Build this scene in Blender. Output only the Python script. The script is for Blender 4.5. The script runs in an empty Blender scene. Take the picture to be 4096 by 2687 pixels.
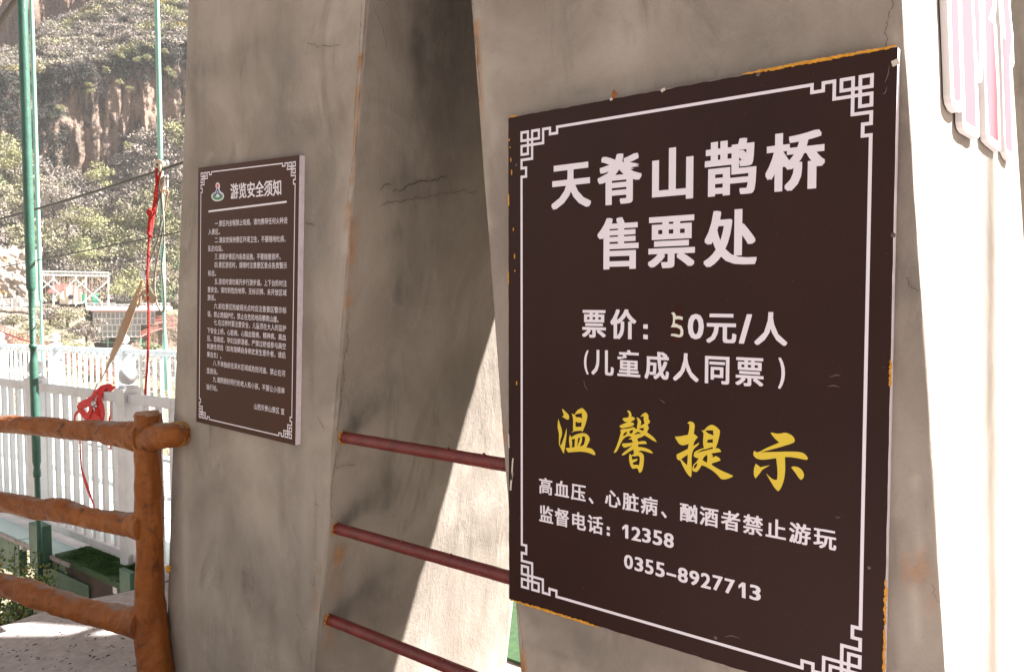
import bpy, math, random
import numpy as np
from mathutils import Vector, Matrix
rnd = random.Random(7)
S = bpy.context.scene
COL = S.collection

# ------------------------------------------------------------------ camera
CAM = np.array([1.2579, -1.5375, 0.7647])
RM = np.array([[0.77670, 0.62986, -0.00136], [0.03064, -0.03990, -0.99873], [-0.62912, 0.77568, -0.05024]])
FP, PW, PH = 3200.0, 4096.0, 2687.0
cd = bpy.data.cameras.new('camera'); cam = bpy.data.objects.new('camera', cd); COL.objects.link(cam)
cd.sensor_width = 36.0; cd.lens = FP / PW * 36.0; cd.clip_start = 0.05; cd.clip_end = 3000
m3 = Matrix(((RM[0][0], -RM[1][0], -RM[2][0]), (RM[0][1], -RM[1][1], -RM[2][1]), (RM[0][2], -RM[1][2], -RM[2][2])))
cam.matrix_world = Matrix.Translation(CAM) @ m3.to_4x4()
S.camera = cam
# ------------------------------------------------------------------ sky and sun
SUN = Vector((1.0, 1.4, 1.6)).normalized()
w = bpy.data.worlds.new('World'); S.world = w; w.use_nodes = True
nt = w.node_tree; bg = nt.nodes['Background']
sky = nt.nodes.new('ShaderNodeTexSky'); sky.sky_type = 'NISHITA'; sky.sun_disc = False
sky.sun_elevation = math.asin(SUN.z); sky.sun_rotation = math.atan2(SUN.x, SUN.y)
sky.dust_density = 2.5; sky.air_density = 1.0; sky.altitude = 800
hs = nt.nodes.new('ShaderNodeHueSaturation'); hs.inputs['Saturation'].default_value = .30   # milky valley sky
tn = nt.nodes.new('ShaderNodeMix'); tn.data_type = 'RGBA'; tn.blend_type = 'MULTIPLY'; tn.inputs[0].default_value = 1.0; tn.inputs[7].default_value = (1.0, .885, .765, 1)
nt.links.new(sky.outputs[0], hs.inputs['Color']); nt.links.new(hs.outputs[0], tn.inputs[6]); nt.links.new(tn.outputs[2], bg.inputs[0]); bg.inputs[1].default_value = 0.05
sd = bpy.data.lights.new('sun', 'SUN'); sd.energy = 5.0; sd.angle = math.radians(0.53); sd.color = (1.0, 0.98, 0.955)
sun = bpy.data.objects.new('sun', sd); COL.objects.link(sun)
sun.rotation_euler = SUN.to_track_quat('Z', 'Y').to_euler(); sun.location = (4, 6, 12)
S.view_settings.view_transform = 'Standard'; S.view_settings.look = 'None'
S.view_settings.exposure = 2.5; S.view_settings.gamma = 1.0; S.view_settings.use_curve_mapping = False
S.cycles.max_bounces = 8; S.cycles.diffuse_bounces = 5

# ------------------------------------------------------------------ projection helpers (pixel of the 4096 wide photo -> point on a real plane)
def ray(x, y):
    return RM.T @ np.array([(x - PW / 2) / FP, (y - PH / 2) / FP, 1.0])
def onY(x, y, Y=0.0):
    d = ray(x, y); return CAM + d * (Y - CAM[1]) / d[1]
def onX(x, y, X):
    d = ray(x, y); return CAM + d * (X - CAM[0]) / d[0]
def onZ(x, y, Z):
    d = ray(x, y); return CAM + d * (Z - CAM[2]) / d[2]
A0 = math.radians(66.7)
FD = np.array([-math.sin(A0), math.cos(A0), 0.0]); RD = np.array([math.cos(A0), math.sin(A0), 0.0])
def onD(x, y, D):
    d = ray(x, y); return CAM + d * D / (d @ FD)
def px(p):
    v = RM @ (np.array(p, float) - CAM); return PW / 2 + FP * v[0] / v[2], PH / 2 + FP * v[1] / v[2]

# ------------------------------------------------------------------ numpy noise
_rs = np.random.RandomState(5); _T = _rs.rand(256 * 256)
def _h(i, j, k):
    return _T[((i * 73856093) ^ (j * 19349663) ^ (k * 83492791)) & 65535]
def vnoise(x, y, z):
    xi = np.floor(x).astype(np.int64); yi = np.floor(y).astype(np.int64); zi = np.floor(z).astype(np.int64)
    fx, fy, fz = x - xi, y - yi, z - zi
    fx = fx * fx * (3 - 2 * fx); fy = fy * fy * (3 - 2 * fy); fz = fz * fz * (3 - 2 * fz)
    r = 0
    for a in (0, 1):
        for b in (0, 1):
            for c in (0, 1):
                r = r + _h(xi + a, yi + b, zi + c) * (fx if a else 1 - fx) * (fy if b else 1 - fy) * (fz if c else 1 - fz)
    return r * 2 - 1
def fbm(x, y, z, o=4):
    r = 0; a = 1.0; t = 0
    for k in range(o):
        r = r + a * vnoise(x * 2 ** k + 17.3 * k, y * 2 ** k + 5.1 * k, z * 2 ** k + 9.7 * k); t += a; a *= .5
    return r / t

# ------------------------------------------------------------------ materials
def mat(name, col, rough=.7, metal=0.0, spec=.5, noise=0.0, nscale=8, bump=0.0, bscale=60, col2=None, coat=0.0, trans=0.0):
    m = bpy.data.materials.new(name); m.use_nodes = True; n = m.node_tree; b = n.nodes['Principled BSDF']
    b.inputs['Base Color'].default_value = (*col, 1); b.inputs['Roughness'].default_value = rough
    b.inputs['Metallic'].default_value = metal; b.inputs['Specular IOR Level'].default_value = spec
    b.inputs['Coat Weight'].default_value = coat
    if trans: b.inputs['Transmission Weight'].default_value = trans
    tc = n.nodes.new('ShaderNodeTexCoord')
    if noise or col2:
        nz = n.nodes.new('ShaderNodeTexNoise'); nz.inputs['Scale'].default_value = nscale; nz.inputs['Detail'].default_value = 6
        nz.inputs['Roughness'].default_value = .65
        n.links.new(tc.outputs['Object'], nz.inputs['Vector'])
        cr = n.nodes.new('ShaderNodeValToRGB'); cr.color_ramp.elements[0].position = .32; cr.color_ramp.elements[1].position = .68
        c2 = col2 if col2 else tuple(c * (1 - noise) for c in col)
        cr.color_ramp.elements[0].color = (*c2, 1)
        cr.color_ramp.elements[1].color = (*(col if col2 else tuple(min(1, c * (1 + noise * .5)) for c in col)), 1)
        n.links.new(nz.outputs['Fac'], cr.inputs[0]); n.links.new(cr.outputs[0], b.inputs['Base Color'])
    if bump:
        nb = n.nodes.new('ShaderNodeTexNoise'); nb.inputs['Scale'].default_value = bscale; nb.inputs['Detail'].default_value = 5
        n.links.new(tc.outputs['Object'], nb.inputs['Vector'])
        bp = n.nodes.new('ShaderNodeBump'); bp.inputs['Strength'].default_value = bump; bp.inputs['Distance'].default_value = .01
        n.links.new(nb.outputs['Fac'], bp.inputs['Height']); n.links.new(bp.outputs[0], b.inputs['Normal'])
    return m

def vcmat(name, rough=.9, bump=0.0, bscale=3, nmix=.0, nscale=4, spec=.3):
    m = bpy.data.materials.new(name); m.use_nodes = True; n = m.node_tree; b = n.nodes['Principled BSDF']
    at = n.nodes.new('ShaderNodeAttribute'); at.attribute_name = 'tint'
    b.inputs['Roughness'].default_value = rough; b.inputs['Specular IOR Level'].default_value = spec
    src = at.outputs['Color']
    tc = n.nodes.new('ShaderNodeTexCoord')
    if nmix:
        nz = n.nodes.new('ShaderNodeTexNoise'); nz.inputs['Scale'].default_value = nscale; nz.inputs['Detail'].default_value = 8; nz.inputs['Roughness'].default_value = .7
        n.links.new(tc.outputs['Object'], nz.inputs['Vector'])
        mr = n.nodes.new('ShaderNodeMapRange'); mr.inputs[1].default_value = .3; mr.inputs[2].default_value = .7
        mr.inputs[3].default_value = 1 - nmix; mr.inputs[4].default_value = 1 + nmix * .6
        n.links.new(nz.outputs['Fac'], mr.inputs[0])
        mx = n.nodes.new('ShaderNodeVectorMath'); mx.operation = 'SCALE'
        n.links.new(src, mx.inputs[0]); n.links.new(mr.outputs[0], mx.inputs['Scale']); src = mx.outputs[0]
    n.links.new(src, b.inputs['Base Color'])
    if bump:
        nb = n.nodes.new('ShaderNodeTexNoise'); nb.inputs['Scale'].default_value = bscale; nb.inputs['Detail'].default_value = 8
        n.links.new(tc.outputs['Object'], nb.inputs['Vector'])
        bp = n.nodes.new('ShaderNodeBump'); bp.inputs['Strength'].default_value = bump; bp.inputs['Distance'].default_value = 1.0 / bscale
        n.links.new(nb.outputs['Fac'], bp.inputs['Height']); n.links.new(bp.outputs[0], b.inputs['Normal'])
    return m

def concrete_mat():
    """painted stain weights come from the attribute 'stain' (r rust, g dirt and painted shade, b pale lime)"""
    m = bpy.data.materials.new('weathered_concrete'); m.use_nodes = True; n = m.node_tree; L = n.links; b = n.nodes['Principled BSDF']
    b.inputs['Roughness'].default_value = .82; b.inputs['Specular IOR Level'].default_value = .35
    tc = n.nodes.new('ShaderNodeTexCoord')
    def noise(scale, detail=6, st=(1, 1, 1), rough=.6, dist=0):
        mp = n.nodes.new('ShaderNodeMapping'); mp.inputs['Scale'].default_value = st
        L.new(tc.outputs['Object'], mp.inputs['Vector'])
        z = n.nodes.new('ShaderNodeTexNoise'); z.inputs['Scale'].default_value = scale; z.inputs['Detail'].default_value = detail
        z.inputs['Roughness'].default_value = rough; z.inputs['Distortion'].default_value = dist
        L.new(mp.outputs[0], z.inputs['Vector']); return z.outputs['Fac']
    def ramp(f, a, c, v0=0.0, v1=1.0):
        r = n.nodes.new('ShaderNodeMapRange'); r.interpolation_type = 'SMOOTHSTEP'
        for i, v in enumerate((a, c, v0, v1)): r.inputs[i + 1].default_value = v
        L.new(f, r.inputs[0]); return r.outputs[0]
    def mix(c1, c2, f):
        x = n.nodes.new('ShaderNodeMix'); x.data_type = 'RGBA'
        for s, v in ((6, c1), (7, c2)):
            if isinstance(v, tuple): x.inputs[s].default_value = (*v, 1)
            else: L.new(v, x.inputs[s])
        if isinstance(f, float): x.inputs[0].default_value = f
        else: L.new(f, x.inputs[0])
        return x.outputs[2]
    base = mix((.240, .200, .166), (.365, .314, .266), ramp(noise(2.4, 6, (1, 1, .7), .6, .7), .33, .70))
    base = mix(base, (.178, .149, .125), ramp(noise(4.5, 8, (1.2, 1.2, .45), .66, .9), .54, .74, 0, .8))
    base = mix(base, (.375, .326, .278), ramp(noise(8, 8, (1, 1, .6), .66, .7), .56, .74, 0, .65))
    base = mix(base, (.165, .142, .122), ramp(noise(60, 8, (1, 1, .5), .7), .55, .75, 0, .32))
    base = mix(base, (.10, .086, .073), ramp(noise(150, 5, (1, 1, 1), .7), .63, .72, 0, .6))
    at = n.nodes.new('ShaderNodeAttribute'); at.attribute_name = 'stain_shade'
    sp = n.nodes.new('ShaderNodeSeparateColor'); L.new(at.outputs['Color'], sp.inputs[0])
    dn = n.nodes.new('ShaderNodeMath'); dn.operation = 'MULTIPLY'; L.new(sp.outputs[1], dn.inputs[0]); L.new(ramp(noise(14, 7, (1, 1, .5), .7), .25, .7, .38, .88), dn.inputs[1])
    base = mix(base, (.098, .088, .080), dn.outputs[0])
    pn = n.nodes.new('ShaderNodeMath'); pn.operation = 'MULTIPLY'; L.new(sp.outputs[2], pn.inputs[0]); L.new(ramp(noise(20, 6, (1, 1, .5)), .2, .7, .5, 1.0), pn.inputs[1])
    base = mix(base, (.46, .40, .335), pn.outputs[0])
    rc = mix((.27, .135, .05), (.46, .165, .025), ramp(noise(30, 6), .4, .62))
    rn = n.nodes.new('ShaderNodeMath'); rn.operation = 'MULTIPLY'; L.new(sp.outputs[0], rn.inputs[0]); L.new(ramp(noise(42, 7, (1, 1, .35), .7), .3, .55, .6, 1.0), rn.inputs[1])
    base = mix(base, rc, rn.outputs[0])
    L.new(base, b.inputs['Base Color'])
    bp = n.nodes.new('ShaderNodeBump'); bp.inputs['Strength'].default_value = .6; bp.inputs['Distance'].default_value = .005
    L.new(noise(95, 9, (1, 1, .7), .75), bp.inputs['Height'])
    bp2 = n.nodes.new('ShaderNodeBump'); bp2.inputs['Strength'].default_value = .5; bp2.inputs['Distance'].default_value = .02
    L.new(noise(6, 5, (1, 1, .4), .5, .6), bp2.inputs['Height']); L.new(bp.outputs[0], bp2.inputs['Normal'])
    L.new(bp2.outputs[0], b.inputs['Normal'])
    return m

def sign_mat(name, col, rough=.33, spec=.14):
    m = bpy.data.materials.new(name); m.use_nodes = True; n = m.node_tree; L = n.links; b = n.nodes['Principled BSDF']; b.inputs['Specular IOR Level'].default_value = spec
    tc = n.nodes.new('ShaderNodeTexCoord')
    z = n.nodes.new('ShaderNodeTexNoise'); z.inputs['Scale'].default_value = 3.0; z.inputs['Detail'].default_value = 6; L.new(tc.outputs['Object'], z.inputs['Vector'])
    cr = n.nodes.new('ShaderNodeValToRGB'); cr.color_ramp.elements[0].position = .3; cr.color_ramp.elements[1].position = .75
    cr.color_ramp.elements[0].color = (*[c * .88 for c in col], 1); cr.color_ramp.elements[1].color = (*[c * 1.15 for c in col], 1)
    L.new(z.outputs[0], cr.inputs[0]); 
    z2 = n.nodes.new('ShaderNodeTexNoise'); z2.inputs['Scale'].default_value = 420; z2.inputs['Detail'].default_value = 2; L.new(tc.outputs['Object'], z2.inputs['Vector'])
    r2 = n.nodes.new('ShaderNodeMapRange'); r2.inputs[1].default_value = .735; r2.inputs[2].default_value = .76; L.new(z2.outputs[0], r2.inputs[0])
    mx = n.nodes.new('ShaderNodeMix'); mx.data_type = 'RGBA'; L.new(r2.outputs[0], mx.inputs[0]); L.new(cr.outputs[0], mx.inputs[6]); mx.inputs[7].default_value = (.35, .3, .28, 1)
    L.new(mx.outputs[2], b.inputs['Base Color'])
    r3 = n.nodes.new('ShaderNodeMapRange'); r3.inputs[3].default_value = rough - .06; r3.inputs[4].default_value = rough + .1; L.new(z.outputs[0], r3.inputs[0])
    L.new(r3.outputs[0], b.inputs['Roughness'])
    bp = n.nodes.new('ShaderNodeBump'); bp.inputs['Strength'].default_value = .25; bp.inputs['Distance'].default_value = .01
    L.new(z.outputs[0], bp.inputs['Height']); L.new(bp.outputs[0], b.inputs['Normal'])
    return m

M_conc = concrete_mat()
M_brown = sign_mat('brown_sign_film', (.0265, .0098, .0075), .38)
M_brown2 = sign_mat('brown_notice_film', (.050, .018, .010), .42)
M_white = mat('printed_white', (.70, .645, .69), .5, spec=.25)
M_yellow = mat('printed_yellow', (.64, .46, .022), .42)
M_edge = mat('white_foam_board_edge', (.70, .62, .66), .6, noise=.15, nscale=30)
M_paintY = mat('yellow_paint', (.62, .27, .008), .5, noise=.4, nscale=60, bump=.4, bscale=150)
M_crack = mat('crack_shadow', (.10, .078, .06), .95)
M_red = mat('red_painted_steel', (.145, .016, .013), .38, noise=.35, nscale=18, bump=.35, bscale=160)
def wood_mat():
    m = mat('orange_painted_cast_concrete', (.30, .092, .011), .55, spec=.25, col2=(.17, .048, .012), nscale=5, bump=.9, bscale=30)
    n = m.node_tree; b = n.nodes['Principled BSDF']; src = b.inputs['Base Color'].links[0].from_socket
    tc = n.nodes.new('ShaderNodeTexCoord'); z = n.nodes.new('ShaderNodeTexNoise'); z.inputs['Scale'].default_value = 24; z.inputs['Detail'].default_value = 9; z.inputs['Roughness'].default_value = .72
    n.links.new(tc.outputs['Object'], z.inputs['Vector']); r = n.nodes.new('ShaderNodeMapRange'); r.inputs[1].default_value = .54; r.inputs[2].default_value = .70; n.links.new(z.outputs[0], r.inputs[0])
    x = n.nodes.new('ShaderNodeMix'); x.data_type = 'RGBA'; n.links.new(r.outputs[0], x.inputs[0]); n.links.new(src, x.inputs[6]); x.inputs[7].default_value = (.055, .026, .016, 1)
    g = n.nodes.new('ShaderNodeNewGeometry'); sp = n.nodes.new('ShaderNodeSeparateXYZ'); n.links.new(g.outputs['Normal'], sp.inputs[0])   # grime and bare cement settle on upward faces
    z2 = n.nodes.new('ShaderNodeTexNoise'); z2.inputs['Scale'].default_value = 11; z2.inputs['Detail'].default_value = 7; n.links.new(tc.outputs['Object'], z2.inputs['Vector'])
    a = n.nodes.new('ShaderNodeMath'); a.operation = 'MULTIPLY'; n.links.new(sp.outputs[2], a.inputs[0]); n.links.new(z2.outputs[0], a.inputs[1])
    r2 = n.nodes.new('ShaderNodeMapRange'); r2.inputs[1].default_value = .42; r2.inputs[2].default_value = .58; r2.inputs[4].default_value = .8; n.links.new(a.outputs[0], r2.inputs[0])
    x2 = n.nodes.new('ShaderNodeMix'); x2.data_type = 'RGBA'; n.links.new(r2.outputs[0], x2.inputs[0]); n.links.new(x.outputs[2], x2.inputs[6]); x2.inputs[7].default_value = (.20, .15, .125, 1)
    n.links.new(x2.outputs[2], b.inputs['Base Color']); return m
M_wood = wood_mat()
M_rail = mat('white_painted_steel', (.60, .59, .61), .5, noise=.16, nscale=7)
M_green = mat('green_painted_steel', (.045, .125, .09), .42, noise=.25, nscale=14, bump=.3, bscale=120)
M_dgreen = mat('dark_green_girder_paint', (.045, .115, .075), .55, noise=.4, nscale=6, bump=.3)
M_lgreen = mat('pale_green_painted_steel', (.22, .42, .33), .4, noise=.15, nscale=10)
M_cable = mat('grey_brown_steel_cable', (.075, .062, .05), .6, metal=.3, noise=.3, nscale=90, bump=.6, bscale=200)
M_rrope = mat('red_rope_fibre', (.62, .03, .02), .8, col2=(.40, .012, .01), nscale=90, bump=.8, bscale=180)
M_grope = mat('grey_brown_rope_fibre', (.33, .27, .22), .85, col2=(.20, .16, .13), nscale=90, bump=.8, bscale=180)
M_web = mat('tan_webbing', (.50, .27, .16), .85, col2=(.42, .33, .22), nscale=14, bump=.5, bscale=240)
M_harn = mat('red_webbing', (.66, .025, .02), .75, col2=(.52, .015, .015), nscale=20, bump=.4, bscale=260)
M_steel = mat('bright_steel', (.6, .6, .6), .28, metal=1.0)
M_dark = mat('black_rubber', (.02, .02, .02), .6)
M_cream = mat('cream_nylon', (.62, .5, .36), .5)
M_slab = mat('pale_cement_paving', (.40, .35, .34), .85, col2=(.27, .235, .22), nscale=26, bump=.7, bscale=70)
M_turfm = mat('green_artificial_grass', (.03, .075, .02), .8, col2=(.015, .04, .012), nscale=40)
M_glass = mat('frosted_pale_glass', (.50, .66, .66), .12, noise=.06, nscale=2)
M_rusty = mat('rusty_brown_steel', (.040, .022, .015), .8, noise=.5, nscale=9)
M_ground = vcmat('slope_rock_and_soil', .95, .9, 1.2, .30, 1.6)
M_leaf = vcmat('foliage', .8)
M_bwhite = mat('white_far_steel', (.58, .58, .58), .7)
M_pane = mat('grey_window_glass', (.30, .33, .35), .15, noise=.4, nscale=.6)
M_pink = mat('faded_red_roof', (.62, .30, .30), .7, noise=.2, nscale=2)
M_plaster = mat('cream_plaster', (.66, .60, .54), .8)
M_sheet = mat('bright_green_sheet', (.03, .32, .20), .6)
M_fred = mat('far_red_rail_paint', (.42, .13, .11), .7)

# ------------------------------------------------------------------ object helpers
def tag(o, label=None, cat=None, group=None, kind=None):
    if label: o['label'] = label
    if cat: o['category'] = cat
    if group: o['group'] = group
    if kind: o['kind'] = kind
    return o
def empty(name, loc, label, cat, group=None):
    o = bpy.data.objects.new(name, None); COL.objects.link(o); o.location = loc; o.empty_display_size = .1
    return tag(o, label, cat, group)
def link(name, me, material=None, parent=None, loc=None):
    o = bpy.data.objects.new(name, me); COL.objects.link(o)
    if material is not None and not me.materials: me.materials.append(material)
    if parent is not None:
        o.parent = parent
    if loc is not None: o.location = loc
    return o
def off(parent):
    """world-space meshes under an empty: cancel the empty's location"""
    return -Vector(parent.location) if parent is not None else Vector((0, 0, 0))
def mesh_np(name, V, F, smooth=False):
    V = np.asarray(V, np.float32); me = bpy.data.meshes.new(name)
    F = np.asarray(F, np.int32); k = F.shape[1]
    me.vertices.add(len(V)); me.vertices.foreach_set('co', V.ravel())
    me.loops.add(F.size); me.loops.foreach_set('vertex_index', F.ravel())
    me.polygons.add(len(F)); me.polygons.foreach_set('loop_start', np.arange(0, F.size, k, dtype=np.int32))
    if smooth: me.polygons.foreach_set('use_smooth', np.ones(len(F), bool))
    me.update(calc_edges=True); me.validate(); return me
class MB:
    def __init__(s): s.v = []; s.f = []
    def add(s, vs, fs):
        b = len(s.v); s.v += [tuple(map(float, v)) for v in vs]; s.f += [tuple(i + b for i in f) for f in fs]; return s
    def box(s, a, b):
        x0, y0, z0 = a; x1, y1, z1 = b
        return s.add([(x0, y0, z0), (x1, y0, z0), (x1, y1, z0), (x0, y1, z0), (x0, y0, z1), (x1, y0, z1), (x1, y1, z1), (x0, y1, z1)],
                     [(0, 3, 2, 1), (4, 5, 6, 7), (0, 1, 5, 4), (1, 2, 6, 5), (2, 3, 7, 6), (3, 0, 4, 7)])
    def bar(s, p, q, wd, ht=None, up=(0, 0, 1)):
        """rectangular bar from p to q"""
        ht = ht or wd; p = Vector(p); q = Vector(q); d = (q - p).normalized(); u = Vector(up)
        r = d.cross(u)
        if r.length < 1e-4: r = d.cross(Vector((1, 0, 0)))
        r.normalize(); u = r.cross(d).normalized()
        vs = [c + r * (a * wd / 2) + u * (b * ht / 2) for c in (p, q) for a, b in ((-1, -1), (1, -1), (1, 1), (-1, 1))]
        return s.add(vs, [(0, 1, 2, 3), (7, 6, 5, 4), (0, 4, 5, 1), (1, 5, 6, 2), (2, 6, 7, 3), (3, 7, 4, 0)])
    def tube(s, pts, rad, n=10, jit=None, twist=0.0, lobes=0, cap=True):
        """tube along pts; rad number or list; lobes gives a laid-rope section"""
        P = [Vector(p) for p in pts]; N = len(P); rr = rad if hasattr(rad, '__len__') else [rad] * N
        b = len(s.v); ref = None
        for i, p in enumerate(P):
            d = (P[min(i + 1, N - 1)] - P[max(i - 1, 0)]).normalized()
            if ref is None:
                ref = d.orthogonal().normalized()
            else:
                ref = (ref - d * ref.dot(d)).normalized()
            bi = d.cross(ref)
            for k in range(n):
                a = 2 * math.pi * k / n
                r = rr[i]
                if lobes: r *= 1 + .16 * math.cos(lobes * (a - twist * i))
                if jit: r *= jit(i, k, a)
                s.v.append(tuple(p + (ref * math.cos(a) + bi * math.sin(a)) * r))
        for i in range(N - 1):
            for k in range(n):
                k2 = (k + 1) % n
                s.f.append((b + i * n + k, b + i * n + k2, b + (i + 1) * n + k2, b + (i + 1) * n + k))
        if cap:
            s.f.append(tuple(b + k for k in range(n))[::-1]); s.f.append(tuple(b + (N - 1) * n + k for k in range(n)))
        return s
    def ribbon(s, pts, wid, th=.003, normals=None):
        """thick strap along pts, width direction = normals x tangent"""
        P = [Vector(p) for p in pts]; N = len(P); b = len(s.v)
        ws = wid if hasattr(wid, '__len__') else [wid] * N
        for i, p in enumerate(P):
            d = (P[min(i + 1, N - 1)] - P[max(i - 1, 0)]).normalized()
            nn = Vector(normals[i] if normals else (0, -1, 0)); nn = (nn - d * nn.dot(d)).normalized(); r = d.cross(nn)
            for a, c in ((-1, -1), (1, -1), (1, 1), (-1, 1)):
                s.v.append(tuple(p + r * (a * ws[i] / 2) + nn * (c * th / 2)))
        for i in range(N - 1):
            for k in range(4):
                k2 = (k + 1) % 4; s.f.append((b + i * 4 + k, b + i * 4 + k2, b + (i + 1) * 4 + k2, b + (i + 1) * 4 + k))
        s.f.append((b, b + 1, b + 2, b + 3)); e = b + (N - 1) * 4; s.f.append((e + 3, e + 2, e + 1, e)); return s
    def lathe(s, base, prof, n=16, axis=(0, 0, 1)):
        ax = Vector(axis).normalized(); base = Vector(base); u = ax.orthogonal().normalized(); v = ax.cross(u); b = len(s.v)
        for h, r in prof:
            for k in range(n):
                a = 2 * math.pi * k / n; s.v.append(tuple(base + ax * h + (u * math.cos(a) + v * math.sin(a)) * r))
        for i in range(len(prof) - 1):
            for k in range(n):
                k2 = (k + 1) % n; s.f.append((b + i * n + k, b + i * n + k2, b + (i + 1) * n + k2, b + (i + 1) * n + k))
        s.f.append(tuple(b + k for k in range(n))[::-1]); e = b + (len(prof) - 1) * n; s.f.append(tuple(e + k for k in range(n)))
        return s
    def mesh(s, name='shape', smooth=False, o=(0, 0, 0)):
        me = bpy.data.meshes.new(name); o = Vector(o)
        me.from_pydata([tuple(Vector(v) + o) for v in s.v], [], s.f)
        if smooth: me.polygons.foreach_set('use_smooth', [True] * len(me.polygons))
        me.update(); return me
    def build(s, name, material, parent=None, smooth=False):
        return link(name, s.mesh(name, smooth, off(parent)), material, parent)
def bevel(o, wd=.004, seg=2):
    md = o.modifiers.new('bevel', 'BEVEL'); md.width = wd; md.segments = seg; md.limit_method = 'ANGLE'; return o

# ================================================================== SETTING: terrain of the gorge and the opposite hillside
XS = np.array([-900, -300, 0, 150, 300, 450, 600, 740, 1100, 2000.])
Y_lo = np.array([1500, 1500, 1500, 1520, 1520, 1520, 1520, 1520, 1520, 1520.])   # foot of the visible slope
Y_pf = np.array([1215, 1215, 1215, 1222, 1238, 1238, 1235, 1235, 1235, 1235.])   # terrace the buildings stand on
Y_cb = np.array([600, 560, 570, 660, 735, 715, 560, 500, 450, 400.])
Y_ct = np.array([340, 320, 300, 300, 268, 262, 205, 190, 170, 150.])
Y_ub = np.array([260, 230, 205, 105, 80, 0, -40, -70, -120, -200.])
def band(tab, xp): return np.interp(xp, XS, tab)
def zof(xp, yp, D):
    dx = (xp - PW / 2) / FP; dy = (yp - PH / 2) / FP
    d = RM[0][:, None] * dx + RM[1][:, None] * dy + RM[2][:, None]
    k = D / (d[0] * FD[0] + d[1] * FD[1]); return CAM[2] + d[2] * k, (d[0] * RD[0] + d[1] * RD[1]) * k
scol = np.concatenate([np.linspace(-150, -34, 40), np.arange(-33, 34, .45), np.linspace(35, 150, 40)])
# pixel column that a lateral offset has at 230 m
xtab = np.linspace(-900, 2000, 200); _, stab = zof(xtab, np.full(200, 900.), 230.0)
def xpix(s): return np.interp(s, stab, xtab)
def profile(s):
    xp = xpix(s); rows = []
    def R(D, yp): z, _ = zof(xp, yp, D); rows.append((np.full_like(s, D), z))
    def Z(D, z): rows.append((np.full_like(s, D), np.full_like(s, z)))
    Z(3.5, -14); Z(8, -22); Z(30, -40); Z(80, -52); Z(135, -44)
    fl = np.interp(xp, [-900, 325, 365, 2000], [0, 0, 1, 1]); ypl = (band(Y_pf, xp) + 4) * (1 - fl) + 1388 * fl
    R(172, band(Y_lo, xp)); R(198.5, ypl + 45); R(200.5, ypl); R(211.5, ypl - 2); R(213, band(Y_pf, xp)); R(217, band(Y_pf, xp) - 4)
    R(232, band(Y_pf, xp) * .5 + band(Y_cb, xp) * .5); R(250, band(Y_cb, xp)); R(256.5, band(Y_ct, xp)); R(262, band(Y_ct, xp) - 12)
    R(310, band(Y_ub, xp)); R(317, band(Y_ub, xp) - 430); R(360, band(Y_ub, xp) - 520)
    return rows
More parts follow.
